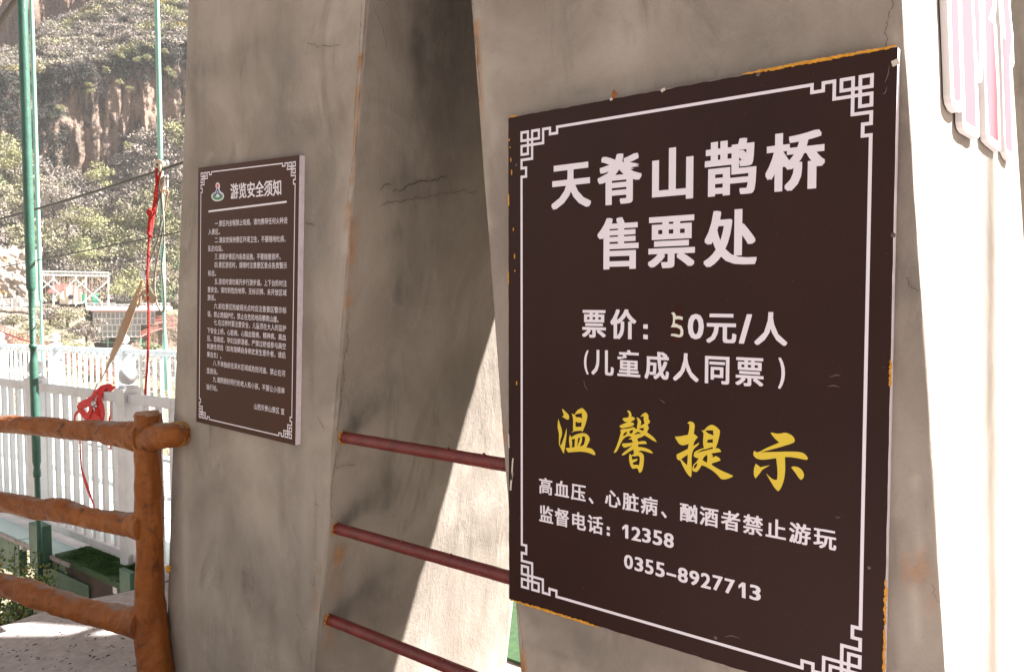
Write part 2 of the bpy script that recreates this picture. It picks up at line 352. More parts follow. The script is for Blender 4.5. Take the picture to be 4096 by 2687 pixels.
def terrain():
    rows = profile(scol); Ds = np.array([r[0] for r in rows]); Zs = np.array([r[1] for r in rows])
    sub = [2, 6, 8, 8, 12, 26, 8, 10, 6, 8, 26, 40, 46, 8, 50, 30, 6]
    D = []; Zz = []; steep = []
    for i, k in enumerate(sub):
        for t in np.linspace(0, 1, k, endpoint=False):
            D.append(Ds[i] * (1 - t) + Ds[i + 1] * t); Zz.append(Zs[i] * (1 - t) + Zs[i + 1] * t)
            steep.append({6: .6, 8: .8, 12: 1.0, 15: 1.0}.get(i, 0.0))
    D.append(Ds[-1]); Zz.append(Zs[-1]); steep.append(0)
    D = np.array(D); Zz = np.array(Zz); st = np.array(steep)[:, None] * np.ones(D.shape)
    s = np.ones(D.shape) * scol[None, :]
    # relief
    n1 = fbm(s / 9, Zz / 16, D / 14, 4); n2 = fbm(s / 2.4, Zz / 5.5, D / 6, 4)
    n3 = fbm(s / 1.1, Zz / 1.3, D / 3, 3)
    far = np.clip((D - 150) / 40, 0, 1)
    n4 = fbm(s / 1.3, Zz / 14, D * 0, 3)
    D2 = D + far * (n1 * (2.2 + 2.0 * st) + n2 * (.4 + .8 * st) + n3 * (.15 + .55 * st) + n4 * 2.6 * st)
    Z2 = Zz + far * (n1 * 1.4 + n2 * .5) * (1 - st * .7)
    plat = np.clip(1 - np.abs(D - 206) / 9, 0, 1) ** .3
    D2 = D2 * (1 - plat) + D * plat; Z2 = Z2 * (1 - plat) + (Zz - .3) * plat
    P = CAM[None, None, :2] + D2[..., None] * FD[:2] + s[..., None] * RD[:2]
    V = np.concatenate([P, Z2[..., None]], -1)
    r, c = D.shape; idx = np.arange(r * c).reshape(r, c)
    F = np.stack([idx[:-1, :-1], idx[:-1, 1:], idx[1:, 1:], idx[1:, :-1]], -1).reshape(-1, 4)
    me = mesh_np('hillside', V.reshape(-1, 3), F, True)
    soil = np.array([.22, .18, .145]); rock = np.array([.225, .155, .115]); rock2 = np.array([.14, .108, .092]); up = np.array([.18, .115, .085])
    t = np.clip(.5 + fbm(s / 3.0, Zz / 9, D * 0, 4) * 1.5, 0, 1)[..., None]
    crev = np.clip(fbm(s / .55, Zz / 5.5, D * 0 + 3, 4) * 2.6 - .1, 0, 1)[..., None]
    lay = np.clip(fbm(s / 6, Zz / .7, D * 0 + 7, 3) * 2 - .3, 0, 1)[..., None]
    rc = rock * (1 - t * .55) + rock2 * t * .55; rc = rc * (1 - .68 * crev) * (1 - .35 * lay)
    um = np.clip((D - 300) / 8, 0, 1)[..., None]; rc = rc * (1 - um) + up * (1 - .35 * crev) * um
    low = np.clip((203 - D) / 4, 0, 1)[..., None]; rc = rc * (1 - low) + np.array([.34, .27, .22]) * (1 - .55 * crev) * (1 - .3 * lay) * low
    g = np.clip(.5 + fbm(s / 5, Zz / 5, D / 5, 3) * 1.4, 0, 1)[..., None]
    sc = soil * (1 - g) + np.array([.20, .18, .10]) * g
    col = sc * (1 - st[..., None]) + rc * st[..., None]
    nr = np.clip((140 - D) / 30, 0, 1)[..., None]; col = col * (1 - nr) + np.array([.46, .38, .30]) * nr
    at = me.color_attributes.new('tint', 'FLOAT_COLOR', 'POINT')
    at.data.foreach_set('color', np.concatenate([col, np.ones(D.shape + (1,))], -1).astype(np.float32).ravel())
    o = link('hillside', me, M_ground); tag(o, kind='structure')
    return D2, Z2, s, st, V
TD, TZ, TS, TST, TV = terrain()

# ---- vegetation: clumps of thin twig and leaf faces
def clumps(C, Rr, col, n, rs, elong=1.0, twig=.5):
    """C centres (k,3), Rr radii, col base colours (k,3); n faces per clump -> verts, faces, colours"""
    k = len(C)
    dirs = rs.normal(size=(k, n, 3)); dirs[..., 2] = np.abs(dirs[..., 2]) * .9; dirs /= np.linalg.norm(dirs, axis=-1, keepdims=True)
    rad = .35 + .65 * (rs.rand(k, n) ** .3)
    lump = .72 + .5 * rs.rand(k, n)
    P = C[:, None, :] + dirs * (rad * lump * Rr[:, None])[..., None] * np.array([1, 1, .85 * elong])
    d = dirs * .25 + rs.normal(size=(k, n, 3)) * .8; d[..., 2] += .35; d /= np.linalg.norm(d, axis=-1, keepdims=True)
    side = np.cross(d, dirs + rs.normal(size=(k, n, 3)) * .55); side /= np.linalg.norm(side, axis=-1, keepdims=True)
    tw = rs.rand(k, n) < twig
    ln = np.where(tw, .50, .22) * (.6 + .8 * rs.rand(k, n)) * Rr[:, None] ** .5
    wd = np.where(tw, .045, .12) * (.6 + .8 * rs.rand(k, n)) * Rr[:, None] ** .5
    a = d * ln[..., None]; b = side * wd[..., None]
    V = np.stack([P - b, P + b, P + a + b * .6, P + a - b * .6], 2).reshape(-1, 3)
    F = np.arange(len(V)).reshape(-1, 4)
    c = col[:, None, :] * (.8 + .4 * rs.rand(k, n))[..., None]
    c = np.where(tw[..., None], c * .75 + np.array([.20, .17, .155]) * .25, c)
    return V, F, np.repeat(c.reshape(-1, 3), 4, 0)
def leafmesh(name, V, F, c):
    me = mesh_np(name, V, F)
    at = me.color_attributes.new('tint', 'FLOAT_COLOR', 'POINT')
    at.data.foreach_set('color', np.concatenate([c, np.ones((len(c), 1))], 1).astype(np.float32).ravel()); return me
TAUPE, OLIVE, YG, GREEN, DARK, YEL = map(np.array, ([.235, .20, .17], [.225, .205, .125], [.25, .245, .115], [.13, .165, .075], [.045, .052, .034], [.36, .29, .07]))
rs = np.random.RandomState(11)
flat = TV.reshape(-1, 3); Df = TD.ravel(); sf = TS.ravel(); stf = TST.ravel(); xpf = xpix(sf)
yy = PH / 2 + FP * ((flat - CAM) @ RM[1]) / ((flat - CAM) @ RM[2]); xx = PW / 2 + FP * ((flat - CAM) @ RM[0]) / ((flat - CAM) @ RM[2])
vis = (xx > -200) & (xx < 900) & (yy > -200) & (yy < 1600) & (Df > 165)
def pick(mask, k):
    i = np.nonzero(mask & vis)[0]; return rs.choice(i, min(k, len(i)), replace=False)
def scatter(sel, palette, pw, rmin, rmax, n, elong=1.0, twig=.5, lift=.1):
    C = flat[sel] + rs.normal(size=(len(sel), 3)) * .3; Rr = rmin + (rmax - rmin) * rs.rand(len(sel)) ** 1.6
    C[:, 2] += lift * Rr
    # patchy species
    q = .5 + fbm(C[:, 0] / 11, C[:, 1] / 11, C[:, 2] / 7, 2) * .9 + (rs.rand(len(sel)) - .5) * .5
    cum = np.cumsum(pw) / np.sum(pw); ci = np.clip(np.searchsorted(cum, np.clip(q, 0, .999)), 0, len(palette) - 1)
    col = np.array(palette)[ci] * (.75 + .5 * rs.rand(len(sel)))[:, None]
    return clumps(C, Rr, col, n, rs, elong, twig)
plat = (Df > 197.5) & (Df < 214) & (xx > -40) & (xx < 1200)
parts = []
parts.append(scatter(pick((stf < .5) & (Df > 217) & (Df < 252), 1250), [TAUPE * .8, TAUPE * 1.2, OLIVE, YG, GREEN], [3, 3, 4, 3, 1], 1.6, 3.8, 300))
parts.append(scatter(pick((stf < .5) & (Df > 255), 1250), [DARK * 2.2, TAUPE, TAUPE * 1.2, OLIVE, YG, YEL * .8], [1.5, 4, 3, 4, 2, .6], 1.3, 3.0, 240, .8))
parts.append(scatter(pick((stf < .5) & (Df < 197.5), 420), [TAUPE, TAUPE * 1.1, OLIVE, YG], [4, 3, 3, 1], .6, 1.7, 90, .8, .6))
fV = np.concatenate([p[0] for p in parts]); fC = np.concatenate([p[2] for p in parts])
o = link('hillside_scrub', leafmesh('hillside_scrub', fV, np.arange(len(fV)).reshape(-1, 4), fC), M_leaf)
tag(o, 'grey brown and olive spring scrub covering the far hillside', 'scrub', kind='stuff')
rim = (np.abs(yy - np.interp(xx, XS, Y_ct)) < 70) & (Df > 250) & (Df < 270)
parts = [scatter(pick(rim, 520), [DARK * .5, TAUPE * .22, DARK * .9, GREEN * .5], [3, 3, 2, 1], 1.2, 2.6, 150, 1.2, .4, -.2)]
parts.append(scatter(pick((stf > .5) & (Df > 240) & (Df < 262) & ((yy < np.interp(xx, XS, Y_ct) + 95 + 130 * fbm(sf / 4, sf * 0, sf * 0, 3)) | ((xx < 262) & (fbm(sf / 4, yy / 80, sf * 0, 3) > -.25)) | (fbm(sf / 3, yy / 160, sf * 0, 3) > .3)), 640), [DARK * .5, TAUPE * .22, DARK * .9, GREEN * .5], [3, 3, 2, 1], .8, 1.9, 130, 1.3, .4, -.2))
fV = np.concatenate([p[0] for p in parts]); fC = np.concatenate([p[2] for p in parts])
o = link('cliff_ivy', leafmesh('cliff_ivy', fV, np.arange(len(fV)).reshape(-1, 4), fC), M_leaf)
tag(o, 'dark creeper and scrub hanging over the brown cliff band', 'creeper', kind='stuff')

def shrub(name, p, r, col, label, group, n=420, elong=1.1, twig=.3):
    p = np.array(p); k = 14
    C = p + rs.normal(size=(k, 3)) * r * np.array([.4, .4, .3]) + np.array([0, 0, r * .5])
    V, F, c = clumps(C, np.full(k, r * .5), np.tile(col, (k, 1)), n // k, rs, elong, twig)
    t = empty(name, tuple(p), label, 'shrub', group)
    me = leafmesh('crown', V - p, F, c); link('crown', me, M_leaf, t)
    b = MB()
    for j in range(4):
        a = j * 1.7; b.tube([p + [0, 0, -r * .2], p + [math.cos(a) * r * .1, math.sin(a) * r * .1, r * .4], p + [math.cos(a) * r * .35, math.sin(a) * r * .35, r * .9]], [r * .05, r * .03, r * .012], 5)
    b.build('stem', M_cable, t); return t
for (x, y, D) in ((362, 375, 254.5), (355, 350, 254), (490, 235, 253.5), (550, 250, 253.5), (592, 240, 253.5), (665, 215, 253), (672, 290, 252), (690, 310, 251.5), (425, 290, 253.5), (480, 340, 252), (512, 592, 247), (245, 440, 251), (520, 365, 251)):
    shrub('cliff_shrub', onD(x, y, D - 2.2), 1.1, YG * .95, 'small bright green shrub rooted on the brown cliff band', 'bright green shrubs on the cliff')
for (x, y, D, r, c, lb) in (
    (385, 700, 238, 3.6, YG * 1.05, 'large pale green bush at the foot of the cliff, left of the pulley'),
    (360, 880, 226, 3.6, YG, 'broad yellow green bush in the middle of the slope above the truss frame'),
    (270, 870, 225, 3.2, OLIVE, 'olive bush right of the tall green hanger rod, above the truss frame'),
    (500, 1150, 212, 3.8, YG, 'drooping yellow green tree behind the terrace right of the truss frame'),
    (350, 1010, 220, 2.6, YG * .9, 'low green bush just above the white truss frame'),
    (60, 640, 236, 4.0, YG * 1.1, 'pale yellow green bush left of the tall green hanger rod'),
    (205, 760, 236, 3.6, TAUPE * 1.15, 'bare lilac grey bush beside the pale green hanger rod'),
    (640, 1070, 216, 2.4, OLIVE, 'olive bush behind the grey rope loop')):
    shrub('slope_bush', onD(x, y + 40, D - 4), r, c, lb, None, 1500, 1.0, .5)
for (x, y, D, r, c, lb) in ((270, 1270, 178, 3.4, OLIVE * 1.1, 'large olive grey bush in front of the glazed building'),
                            (200, 1260, 177, 2.6, TAUPE * 1.1, 'bare brown bush below the white terrace railing'),
                            (55, 1270, 180, 1.9, OLIVE, 'olive bush at the left edge above the red walkway'),
                            (345, 1330, 176, 2.6, TAUPE, 'bare brown bush beside the lower glazing of the building'),
                            (600, 1380, 185, 1.6, GREEN * 1.2, 'green bush under the glazed building')):
    shrub('slope_bush', onD(x, y + 30, D), r, c, lb, None, 1600, .75, .6)

# light rock outcrop at the left
def rock_outcrop():
    n, m_ = 60, 70; V = []; 
    for j in range(m_):
        for i in range(n):
            x = -120 + 275 * i / (n - 1); y = 985 + 235 * j / (m_ - 1) + (14 * math.sin(i * .5) if j == 0 else 0)
            V.append((x, y))
    V = np.array(V); D = 203.5
    P = np.array([onD(a, b, D) for a, b in V]); sx = (P - CAM) @ RD
    nz = fbm(sx / 1.6, P[:, 2] / 2.2, sx * 0, 4) * 1.4 + fbm(sx / .5, P[:, 2] / .6, sx * 0, 2) * .5
    lean = (1230 - V[:, 1]) / 240 * 5 + np.clip((V[:, 0] - 100) / 60, 0, 1) ** 2 * 9 + np.clip((1010 - V[:, 1]) / 25, 0, 1) * 4
    P = P + FD * (nz + lean - 1)[:, None]
    idx = np.arange(n * m_).reshape(m_, n); F = np.stack([idx[:-1, :-1], idx[1:, :-1], idx[1:, 1:], idx[:-1, 1:]], -1).reshape(-1, 4)
    me = mesh_np('rock_outcrop', P, F, True)
    cr = np.clip(fbm(sx / .8, P[:, 2] / 1.3, sx * 0 + 3, 4) * 2.5 - .2, 0, 1)[:, None]
    c = np.array([.40, .33, .275]) * (1 - .6 * cr); c[(fbm(sx / 1.5, P[:, 2] / 1.5, sx * 0 + 9, 2) > .45)] = [.42, .26, .12]
    at = me.color_attributes.new('tint', 'FLOAT_COLOR', 'POINT'); at.data.foreach_set('color', np.concatenate([c, np.ones((len(c), 1))], 1).astype(np.float32).ravel())
    tag(link('rock_face', me, M_ground), kind='structure')
rock_outcrop()

# ================================================================== far terrace: buildings
def Pt(x, y, D=205.0): return Vector(onD(x, y, D))
def fbar(b, x0, y0, x1, y1, wd, D=205.0, D1=None): b.bar(Pt(x0, y0, D), Pt(x1, y1, D1 or D), wd, wd)
# glazed building
base = Pt(480, 1345, 203)
gb = empty('glazed_building', base, 'white framed glazed building hanging below the terrace with three rows of grey windows', 'building')
def slabbox(b, x0, y0, x1, y1, D, depth):
    a = [Pt(x0, y0, D), Pt(x1, y0, D), Pt(x1, y1, D), Pt(x0, y1, D)]; d = Vector(FD) * depth
    b.add([tuple(p) for p in a] + [tuple(p + d) for p in a], [(0, 1, 2, 3), (7, 6, 5, 4), (0, 4, 5, 1), (1, 5, 6, 2), (2, 6, 7, 3), (3, 7, 4, 0)])
b = MB(); slabbox(b, 345, 1227, 690, 1242, 201.5, 12); b.build('terrace_slab', M_bwhite, gb)
b = MB(); slabbox(b, 365, 1242, 625, 1246.5, 201.6, 11); b.build('eaves_trim', M_pink, gb)
b = MB(); slabbox(b, 378, 1247, 620, 1299, 203.2, 7); slabbox(b, 396, 1299, 563, 1350, 203.2, 7); b.build('wall', M_plaster, gb)
rows = [(1249, 1273, 372, 620, 14), (1275, 1297, 372, 620, 14), (1301, 1323, 392, 562, 9), (1325, 1347, 392, 562, 9)]
for (ya, yb, xa, xb, n) in rows:
    for i in range(n):
        x0 = xa + (xb - xa) * i / n; x1 = xa + (xb - xa) * (i + 1) / n
        skew = (x0 - 480) * -.012
        f = MB()
        fbar(f, x0, ya + skew, x1, ya + skew, .16, 202.9); fbar(f, x0, yb + skew, x1, yb + skew, .16, 202.9)
        fbar(f, x0 + .5, ya + skew, x0 + .5, yb + skew, .14, 202.86); fbar(f, x1 - .5, ya + skew, x1 - .5, yb + skew, .14, 202.84)
        wo = f.build('window', M_bwhite, gb)
        p = MB(); slabbox(p, x0 + 1, ya + 1 + skew, x1 - 1, yb - 1 + skew, 203.0, .08)
        po = link('pane', p.mesh('pane', o=off(gb)), M_pane, wo)
for x in (431, 563):
    b = MB(); fbar(b, x, 1350, x, 1440, .42, 205); b.build('support_post', M_lgreen, gb)
b = MB(); fbar(b, 400, 1368, 470, 1370, .25, 205); fbar(b, 505, 1362, 563, 1358, .25, 205); b.build('support_beam', M_lgreen, gb)
# terrace railings
def far_railing(x0, y0, x1, y1, hpx, D, label, n):
    t = empty('terrace_railing', Pt((x0 + x1) / 2, y0 + hpx, D), label, 'railing', 'white railings along the far terrace')
    for nm, dy in (('top_rail', 0), ('bottom_rail', hpx)):
        b = MB(); fbar(b, x0, y0 + dy, x1, y1 + dy, .13, D); b.build(nm, M_bwhite, t)
    b = MB()
    for i in range(n + 1):
        x = x0 + (x1 - x0) * i / n; y = y0 + (y1 - y0) * i / n; fbar(b, x, y, x, y + hpx, .075 if i % 8 else .2, D)
    tag(b.build('balusters', M_bwhite, t), kind='stuff')
far_railing(-20, 1197, 165, 1188, 34, 199, 'white railing along the far terrace left of the green hanger rod', 44)
far_railing(345, 1213, 462, 1213, 15, 200.5, 'white railing on the terrace roof between the truss frame and the tan strap', 30)
far_railing(462, 1218, 545, 1218, 8, 204, 'low white bars set back on the terrace behind the tan strap', 3)
far_railing(556, 1212, 680, 1212, 16, 200.5, 'white railing on the terrace roof right of the tan strap', 34)
far_railing(488, 86, 628, 74, 13, 296, 'tiny white railing high on the hillside, upper of the two', 12)
far_railing(530, 122, 572, 112, 16, 290, 'tiny white railing high on the hillside, lower of the two', 4)
# truss frame
tf = empty('truss_frame', Pt(300, 1215, 204), 'long white steel truss frame standing on the far terrace with hanging ropes', 'truss frame')
b = MB(); fbar(b, 118, 1084, 437, 1090, .26, 204); b.build('top_chord', M_bwhite, tf)
b = MB(); fbar(b, 118, 1099, 437, 1105, .26, 204); b.build('lower_chord', M_bwhite, tf)
b = MB()
for i in range(60): x = 120 + i * 5.3; fbar(b, x, 1086 + i * .1, x, 1100 + i * .1, .1, 204)
tag(b.build('lattice', M_bwhite, tf), kind='stuff')
for x in (163, 214, 304, 344, 434):
    b = MB(); fbar(b, x, 1100, x, 1222, .34, 204); b.build('post', M_bwhite, tf)
for (x0, y0, x1, y1) in ((126, 1158, 147, 1175), (147, 1175, 126, 1192), (166, 1116, 238, 1175), (166, 1156, 212, 1118), (238, 1170, 208, 1198), (216, 1118, 240, 1140), (276, 1138, 303, 1118), (163, 1182, 186, 1206), (306, 1118, 412, 1214), (306, 1152, 343, 1120), (325, 1215, 434, 1122)):
    b = MB(); fbar(b, x0, y0, x1, y1, .24, 203.8); b.build('brace', M_bwhite, tf)
b = MB()
for i in range(34):
    x = 128 + i * 8.8 + rnd.uniform(-3, 3); fbar(b, x, 1104, x + rnd.uniform(-9, 9), rnd.choice((1180, 1205, 1150)), .07, 205 + rnd.uniform(0, 2))
tag(b.build('hanging_rope', M_web, tf), kind='stuff')
# hut
hc = empty('terrace_hut', Pt(290, 1212, 208), 'small white gabled hut with faded red roof and oval window behind the truss frame', 'hut')
def prism(b, poly, D, depth):
    n = len(poly); a = [Pt(x, y, D) for x, y in poly]; d = Vector(FD) * depth
    b.add([tuple(p) for p in a] + [tuple(p + d) for p in a], [tuple(range(n)), tuple(range(2 * n - 1, n - 1, -1))] + [(i, n + i, n + (i + 1) % n, (i + 1) % n) for i in range(n)])
b = MB(); prism(b, [(238, 1172), (282, 1138), (326, 1168), (325, 1216), (238, 1216)], 207, 6); b.build('wall', M_plaster, hc)
b = MB(); b.bar(Pt(281, 1136, 206.2), Pt(330, 1167, 206.2), .35, .35); b.build('roof_edge', M_pink, hc)
b = MB(); a = [Pt(281, 1134, 206), Pt(236, 1170, 206), Pt(186, 1166, 213), Pt(225, 1132, 213)]; d = Vector((0, 0, .35))
b.add([tuple(p) for p in a] + [tuple(p - d) for p in a], [(0, 1, 2, 3), (7, 6, 5, 4), (0, 4, 5, 1), (1, 5, 6, 2), (2, 6, 7, 3), (3, 7, 4, 0)]); b.build('roof', M_pink, hc)
b = MB(); b.lathe(Pt(283, 1188, 206.9), [(0, .52), (.05, .52)], 14, tuple(-FD)); o = b.build('window', M_rusty, hc)
for x0, x1 in ((326, 343), (370, 392)):
    b = MB(); slabbox(b, x0, 1175, x1, 1214, 207.5, .3)
    o = b.build('green_panel', M_sheet)
    tag(o, 'green sheet panel standing right beside the white hut' if x0 < 350 else 'green sheet panel standing behind the right bay of the truss frame', 'panel')
# red walkways
def walkway(pts, label, D0, D1, hpx=20):
    t = empty('red_walkway', Pt(*pts[len(pts) // 2], (D0 + D1) / 2), label, 'walkway')
    n = len(pts)
    for dy, nm in ((0, 'handrail'), (-hpx * .5, 'handrail'), (-hpx, 'handrail'), (3, 'stringer')):
        b = MB()
        for i in range(n - 1):
            b.bar(Pt(pts[i][0], pts[i][1] + dy, D0 + (D1 - D0) * i / (n - 1)), Pt(pts[i + 1][0], pts[i + 1][1] + dy, D0 + (D1 - D0) * (i + 1) / (n - 1)), .09, .09 if nm == 'handrail' else .3)
        b.build(nm, M_fred, t)
    b = MB()
    for i in range(n - 1):
        for k in range(5):
            f = k / 5; x = pts[i][0] * (1 - f) + pts[i + 1][0] * f; y = pts[i][1] * (1 - f) + pts[i + 1][1] * f; D = D0 + (D1 - D0) * (i + f) / (n - 1)
            fbar(b, x, y, x, y - hpx, .07, D)
    tag(b.build('posts', M_fred, t), kind='stuff')
walkway([(-30, 1312), (90, 1355), (200, 1390), (330, 1440), (460, 1500)], 'upper red railed walkway running down the slope at left', 168, 160)
walkway([(-30, 1345), (70, 1378), (180, 1420), (320, 1470), (460, 1530)], 'lower red railed walkway running down the slope at left', 165, 157)
walkway([(560, 1345), (600, 1325), (650, 1310), (700, 1305)], 'red stair ramp behind the green rod right of the glazed building', 200, 203, 16)
walkway([(618, 1290), (650, 1285), (700, 1290)], 'red landing rails beside the right end of the glazed building', 201, 202, 22)

# ================================================================== paving slab
def slab():
    n = 90; xs = np.linspace(-3.02, 4.5, 150); ys = np.linspace(-5.0, 6.0, 180)
    X, Y = np.meshgrid(xs, ys); e = (X < -2.99)
    edge = -3.02 + .05 * fbm(Y[:, :1] / .22, Y[:, :1] * 0, Y[:, :1] * 0 + 1, 3) + np.clip((Y[:, :1] - .1) * .12, 0, .08)
    X = np.where(np.arange(150)[None, :] == 0, edge, np.maximum(X, edge + .01))
    Z = -.8 + .006 * fbm(X / .5, Y / .5, X * 0, 3)
    V = np.stack([X, Y, Z], -1); r, c = X.shape; idx = np.arange(r * c).reshape(r, c)
    F = np.stack([idx[:-1, :-1], idx[:-1, 1:], idx[1:, 1:], idx[1:, :-1]], -1).reshape(-1, 4)
    Vv = V.reshape(-1, 3); low = V[:, 0].copy(); low[:, 2] -= .28; low[:, 0] += .05 * fbm(low[:, 1] / .1, low[:, 1] * 0, low[:, 1] * 0, 2)
    Vv = np.concatenate([Vv, low]); b0 = r * c
    E = np.stack([idx[:-1, 0], idx[1:, 0], b0 + np.arange(1, r), b0 + np.arange(r - 1)], -1)
    F = np.concatenate([F, E])
    tag(link('paving', mesh_np('paving', Vv, F, False), M_slab), kind='structure')
    b = MB(); b.box((-2.9, -5, -14), (4.5, 6, -.83)); tag(b.build('retaining_ground', M_slab), kind='structure')
slab()
b = MB(); b.box((-1.9, 1.06, -.795), (.3, 5, -.785)); tag(b.build('turf', M_turfm), kind='structure')
# debris on the paving
b = MB()
for i in range(170):
    p = onZ(rnd.uniform(-50, 620), rnd.uniform(2430, 2760), -.79)
    if p[0] < -2.93: continue
    a = rnd.uniform(0, 6.28); l = rnd.uniform(.004, .016); q = (p[0], p[1], -.785 + rnd.uniform(0, .004)); c, s_ = math.cos(a) * l, math.sin(a) * l
    b.add([(q[0] - c, q[1] - s_, q[2]), (q[0] + s_ * .4, q[1] - c * .4, q[2] + .004), (q[0] + c, q[1] + s_, q[2]), (q[0] - s_ * .4, q[1] + c * .4, q[2] + .002)], [(0, 1, 2, 3)])
tag(b.build('leaf_litter', M_rusty), 'scattered small dry leaf fragments on the pale paving', 'leaf litter', kind='stuff')

# ================================================================== concrete pillars
def seglen(pts): return pts
def paint_line(P2, pts, width, amt, seed=0, nsc=.03):
    """soft mask around a polyline in 2-D"""
    m = np.zeros(len(P2)); w2 = width * (1 + .8 * vnoise(P2[:, 0] * 0 + seed, P2[:, 1] / .05, P2[:, 0] * 0))
    for (a, c) in zip(pts[:-1], pts[1:]):
        a = np.array(a); c = np.array(c); d = c - a; t = np.clip(((P2 - a) @ d) / (d @ d + 1e-9), 0, 1)
        dist = np.linalg.norm(P2 - (a + t[:, None] * d), axis=1); m = np.maximum(m, np.clip(1.25 - dist / np.maximum(w2, 1e-4), 0, 1))
    n = .7 + .6 * vnoise(P2[:, 0] / nsc, P2[:, 1] / (nsc * 3), P2[:, 0] * 0 + seed)
    return np.clip(m * n, 0, 1) * amt
def paint_blob(P2, c, rx, rz, amt, seed=0):
    q = ((P2[:, 0] - c[0]) / rx) ** 2 + ((P2[:, 1] - c[1]) / rz) ** 2
    n = fbm(P2[:, 0] / (rx * .8), P2[:, 1] / (rz * .8), P2[:, 0] * 0 + seed, 3)
    return np.clip(np.exp(-q) * (1 + n * 1.1), 0, 1) * amt
def pillar(name, Lf, Rf, y0, y1, z0, z1, label, front=(), side=(), dz=.014, st=.013, cat='pillar', chipR=1.0):
    zs = np.arange(z0, z1 + dz, dz); nf = 76; ns = int((y1 - y0) / .016); nb = 12; R = .010
    t = np.sort(np.concatenate([np.linspace(0, 1, 72), [.004, .008, .992, .996]])); fr = [(a, 0.0) for a in t]; u = np.linspace(0, 1, ns + 2)[1:-1]; u[0] = .004; u[1] = .009
    ring = [('f', a) for a in t] + [('s', a) for a in u] + [('b', a) for a in np.linspace(1, 0, nb)] + [('l', a) for a in np.linspace(1, 0, 60)[1:-1]]
    rows = []
    X = np.zeros((len(zs), len(ring))); Y = np.zeros_like(X); NX = np.zeros_like(X); NY = np.zeros_like(X)
    L = Lf(zs); Rr = Rf(zs)
    for j, (k, a) in enumerate(ring):
        if k == 'f':
            X[:, j] = L + (Rr - L) * a; Y[:, j] = y0; NY[:, j] = -1
        elif k == 's': X[:, j] = Rr; Y[:, j] = y0 + (y1 - y0) * a; NX[:, j] = 1
        elif k == 'b': X[:, j] = L + (Rr - L) * a; Y[:, j] = y1; NY[:, j] = 1
        else: X[:, j] = L; Y[:, j] = y0 + (y1 - y0) * a; NX[:, j] = -1
    Z = zs[:, None] * np.ones_like(X)
    # corner rounding: pull the two front arrises in
    for jc, sx in ((0, 1), (nf - 1, -1)):
        chip = .004 + .006 * np.clip(vnoise(zs / .05, zs * 0 + jc, zs * 0), 0, 1) + .006 * np.clip(vnoise(zs / .3, zs * 0 + jc + 5, zs * 0), 0, 1)
        chip = chip * (chipR if jc else 1.0)
        X[:, jc] += sx * chip; Y[:, jc] += chip * .7
    d = .0035 * fbm(X / .35, Y / .35, Z / .5, 3) + .0012 * fbm(X / .05, Y / .05, Z / .09, 2)
    lean = .0035 * vnoise(zs / .35, zs * 0 + 3, zs * 0) + .0022 * vnoise(zs / .08, zs * 0 + 8, zs * 0)
    X = X + NX * d; Y = Y + NY * d; X[:, :] += np.where(NX + 0 > 0, lean[:, None], 0) * .8 * chipR
    X[:, nf - 1] += lean * .8 * chipR; X[:, 0] += lean[::-1] * .9
    V = np.stack([X, Y, Z], -1).reshape(-1, 3); r, c = X.shape; idx = np.arange(r * c).reshape(r, c); nxt = np.roll(idx, -1, 1)
    F = np.stack([idx[:-1], nxt[:-1], nxt[1:], idx[1:]], -1).reshape(-1, 4)
    me = mesh_np(name, V, F, True)
    stn = np.zeros((len(V), 4), np.float32); stn[:, 3] = 1
    isf = np.zeros(X.shape, bool); isf[:, :nf] = True; isf = isf.ravel(); iss = np.zeros(X.shape, bool); iss[:, nf - 1:nf + ns] = True; iss = iss.ravel()
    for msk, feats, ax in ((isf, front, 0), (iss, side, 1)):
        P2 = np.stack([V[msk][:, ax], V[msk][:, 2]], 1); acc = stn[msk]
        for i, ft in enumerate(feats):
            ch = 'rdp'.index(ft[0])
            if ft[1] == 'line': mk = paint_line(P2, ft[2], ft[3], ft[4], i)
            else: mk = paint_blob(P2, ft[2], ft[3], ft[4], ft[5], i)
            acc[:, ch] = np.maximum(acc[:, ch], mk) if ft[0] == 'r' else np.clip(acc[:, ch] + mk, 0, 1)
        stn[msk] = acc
    at = me.color_attributes.new('stain_shade', 'FLOAT_COLOR', 'POINT'); at.data.foreach_set('color', stn.ravel())
    o = link(name, me, M_conc); tag(o, label, cat); return o
_kx = lambda X: 1.2579 + (X - 1.2579) * 1.013
_kz = lambda z: .7647 + (z - .7647) / 1.013
Lx = lambda z: _kx(-1.6768 + .1083 * _kz(z)); LR = lambda z: _kx(-.7338 + .1357 * _kz(z))
Rx = lambda z: _kx(.0176 - .0944 * _kz(z)); RR = lambda z: .8852 - (z - 1.281) * .0805
YF = .02
def F2(pts): return [tuple(onY(x, y, YF)[[0, 2]]) for x, y in pts]
def S2(pts, X=-.66): 
    out = []
    for x, y in pts:
        Xc = X
        for _ in range(5): p = onX(x, y, Xc); Xc = LR(p[2])
        out.append((p[1], p[2]))
    return out
z1 = lambda x, y: (700 + x / 1.7, y / 1.7)
z2 = lambda x, y: (1200 + x / 1.561, 800 + y / 1.561)
z3 = lambda x, y: (1200 + x / 1.582, 1700 + y / 1.582)
z4 = lambda x, y: (600 + x / 1.581, 1700 + y / 1.581)
c1 = lambda x, y: F2([(x, y)])[0]
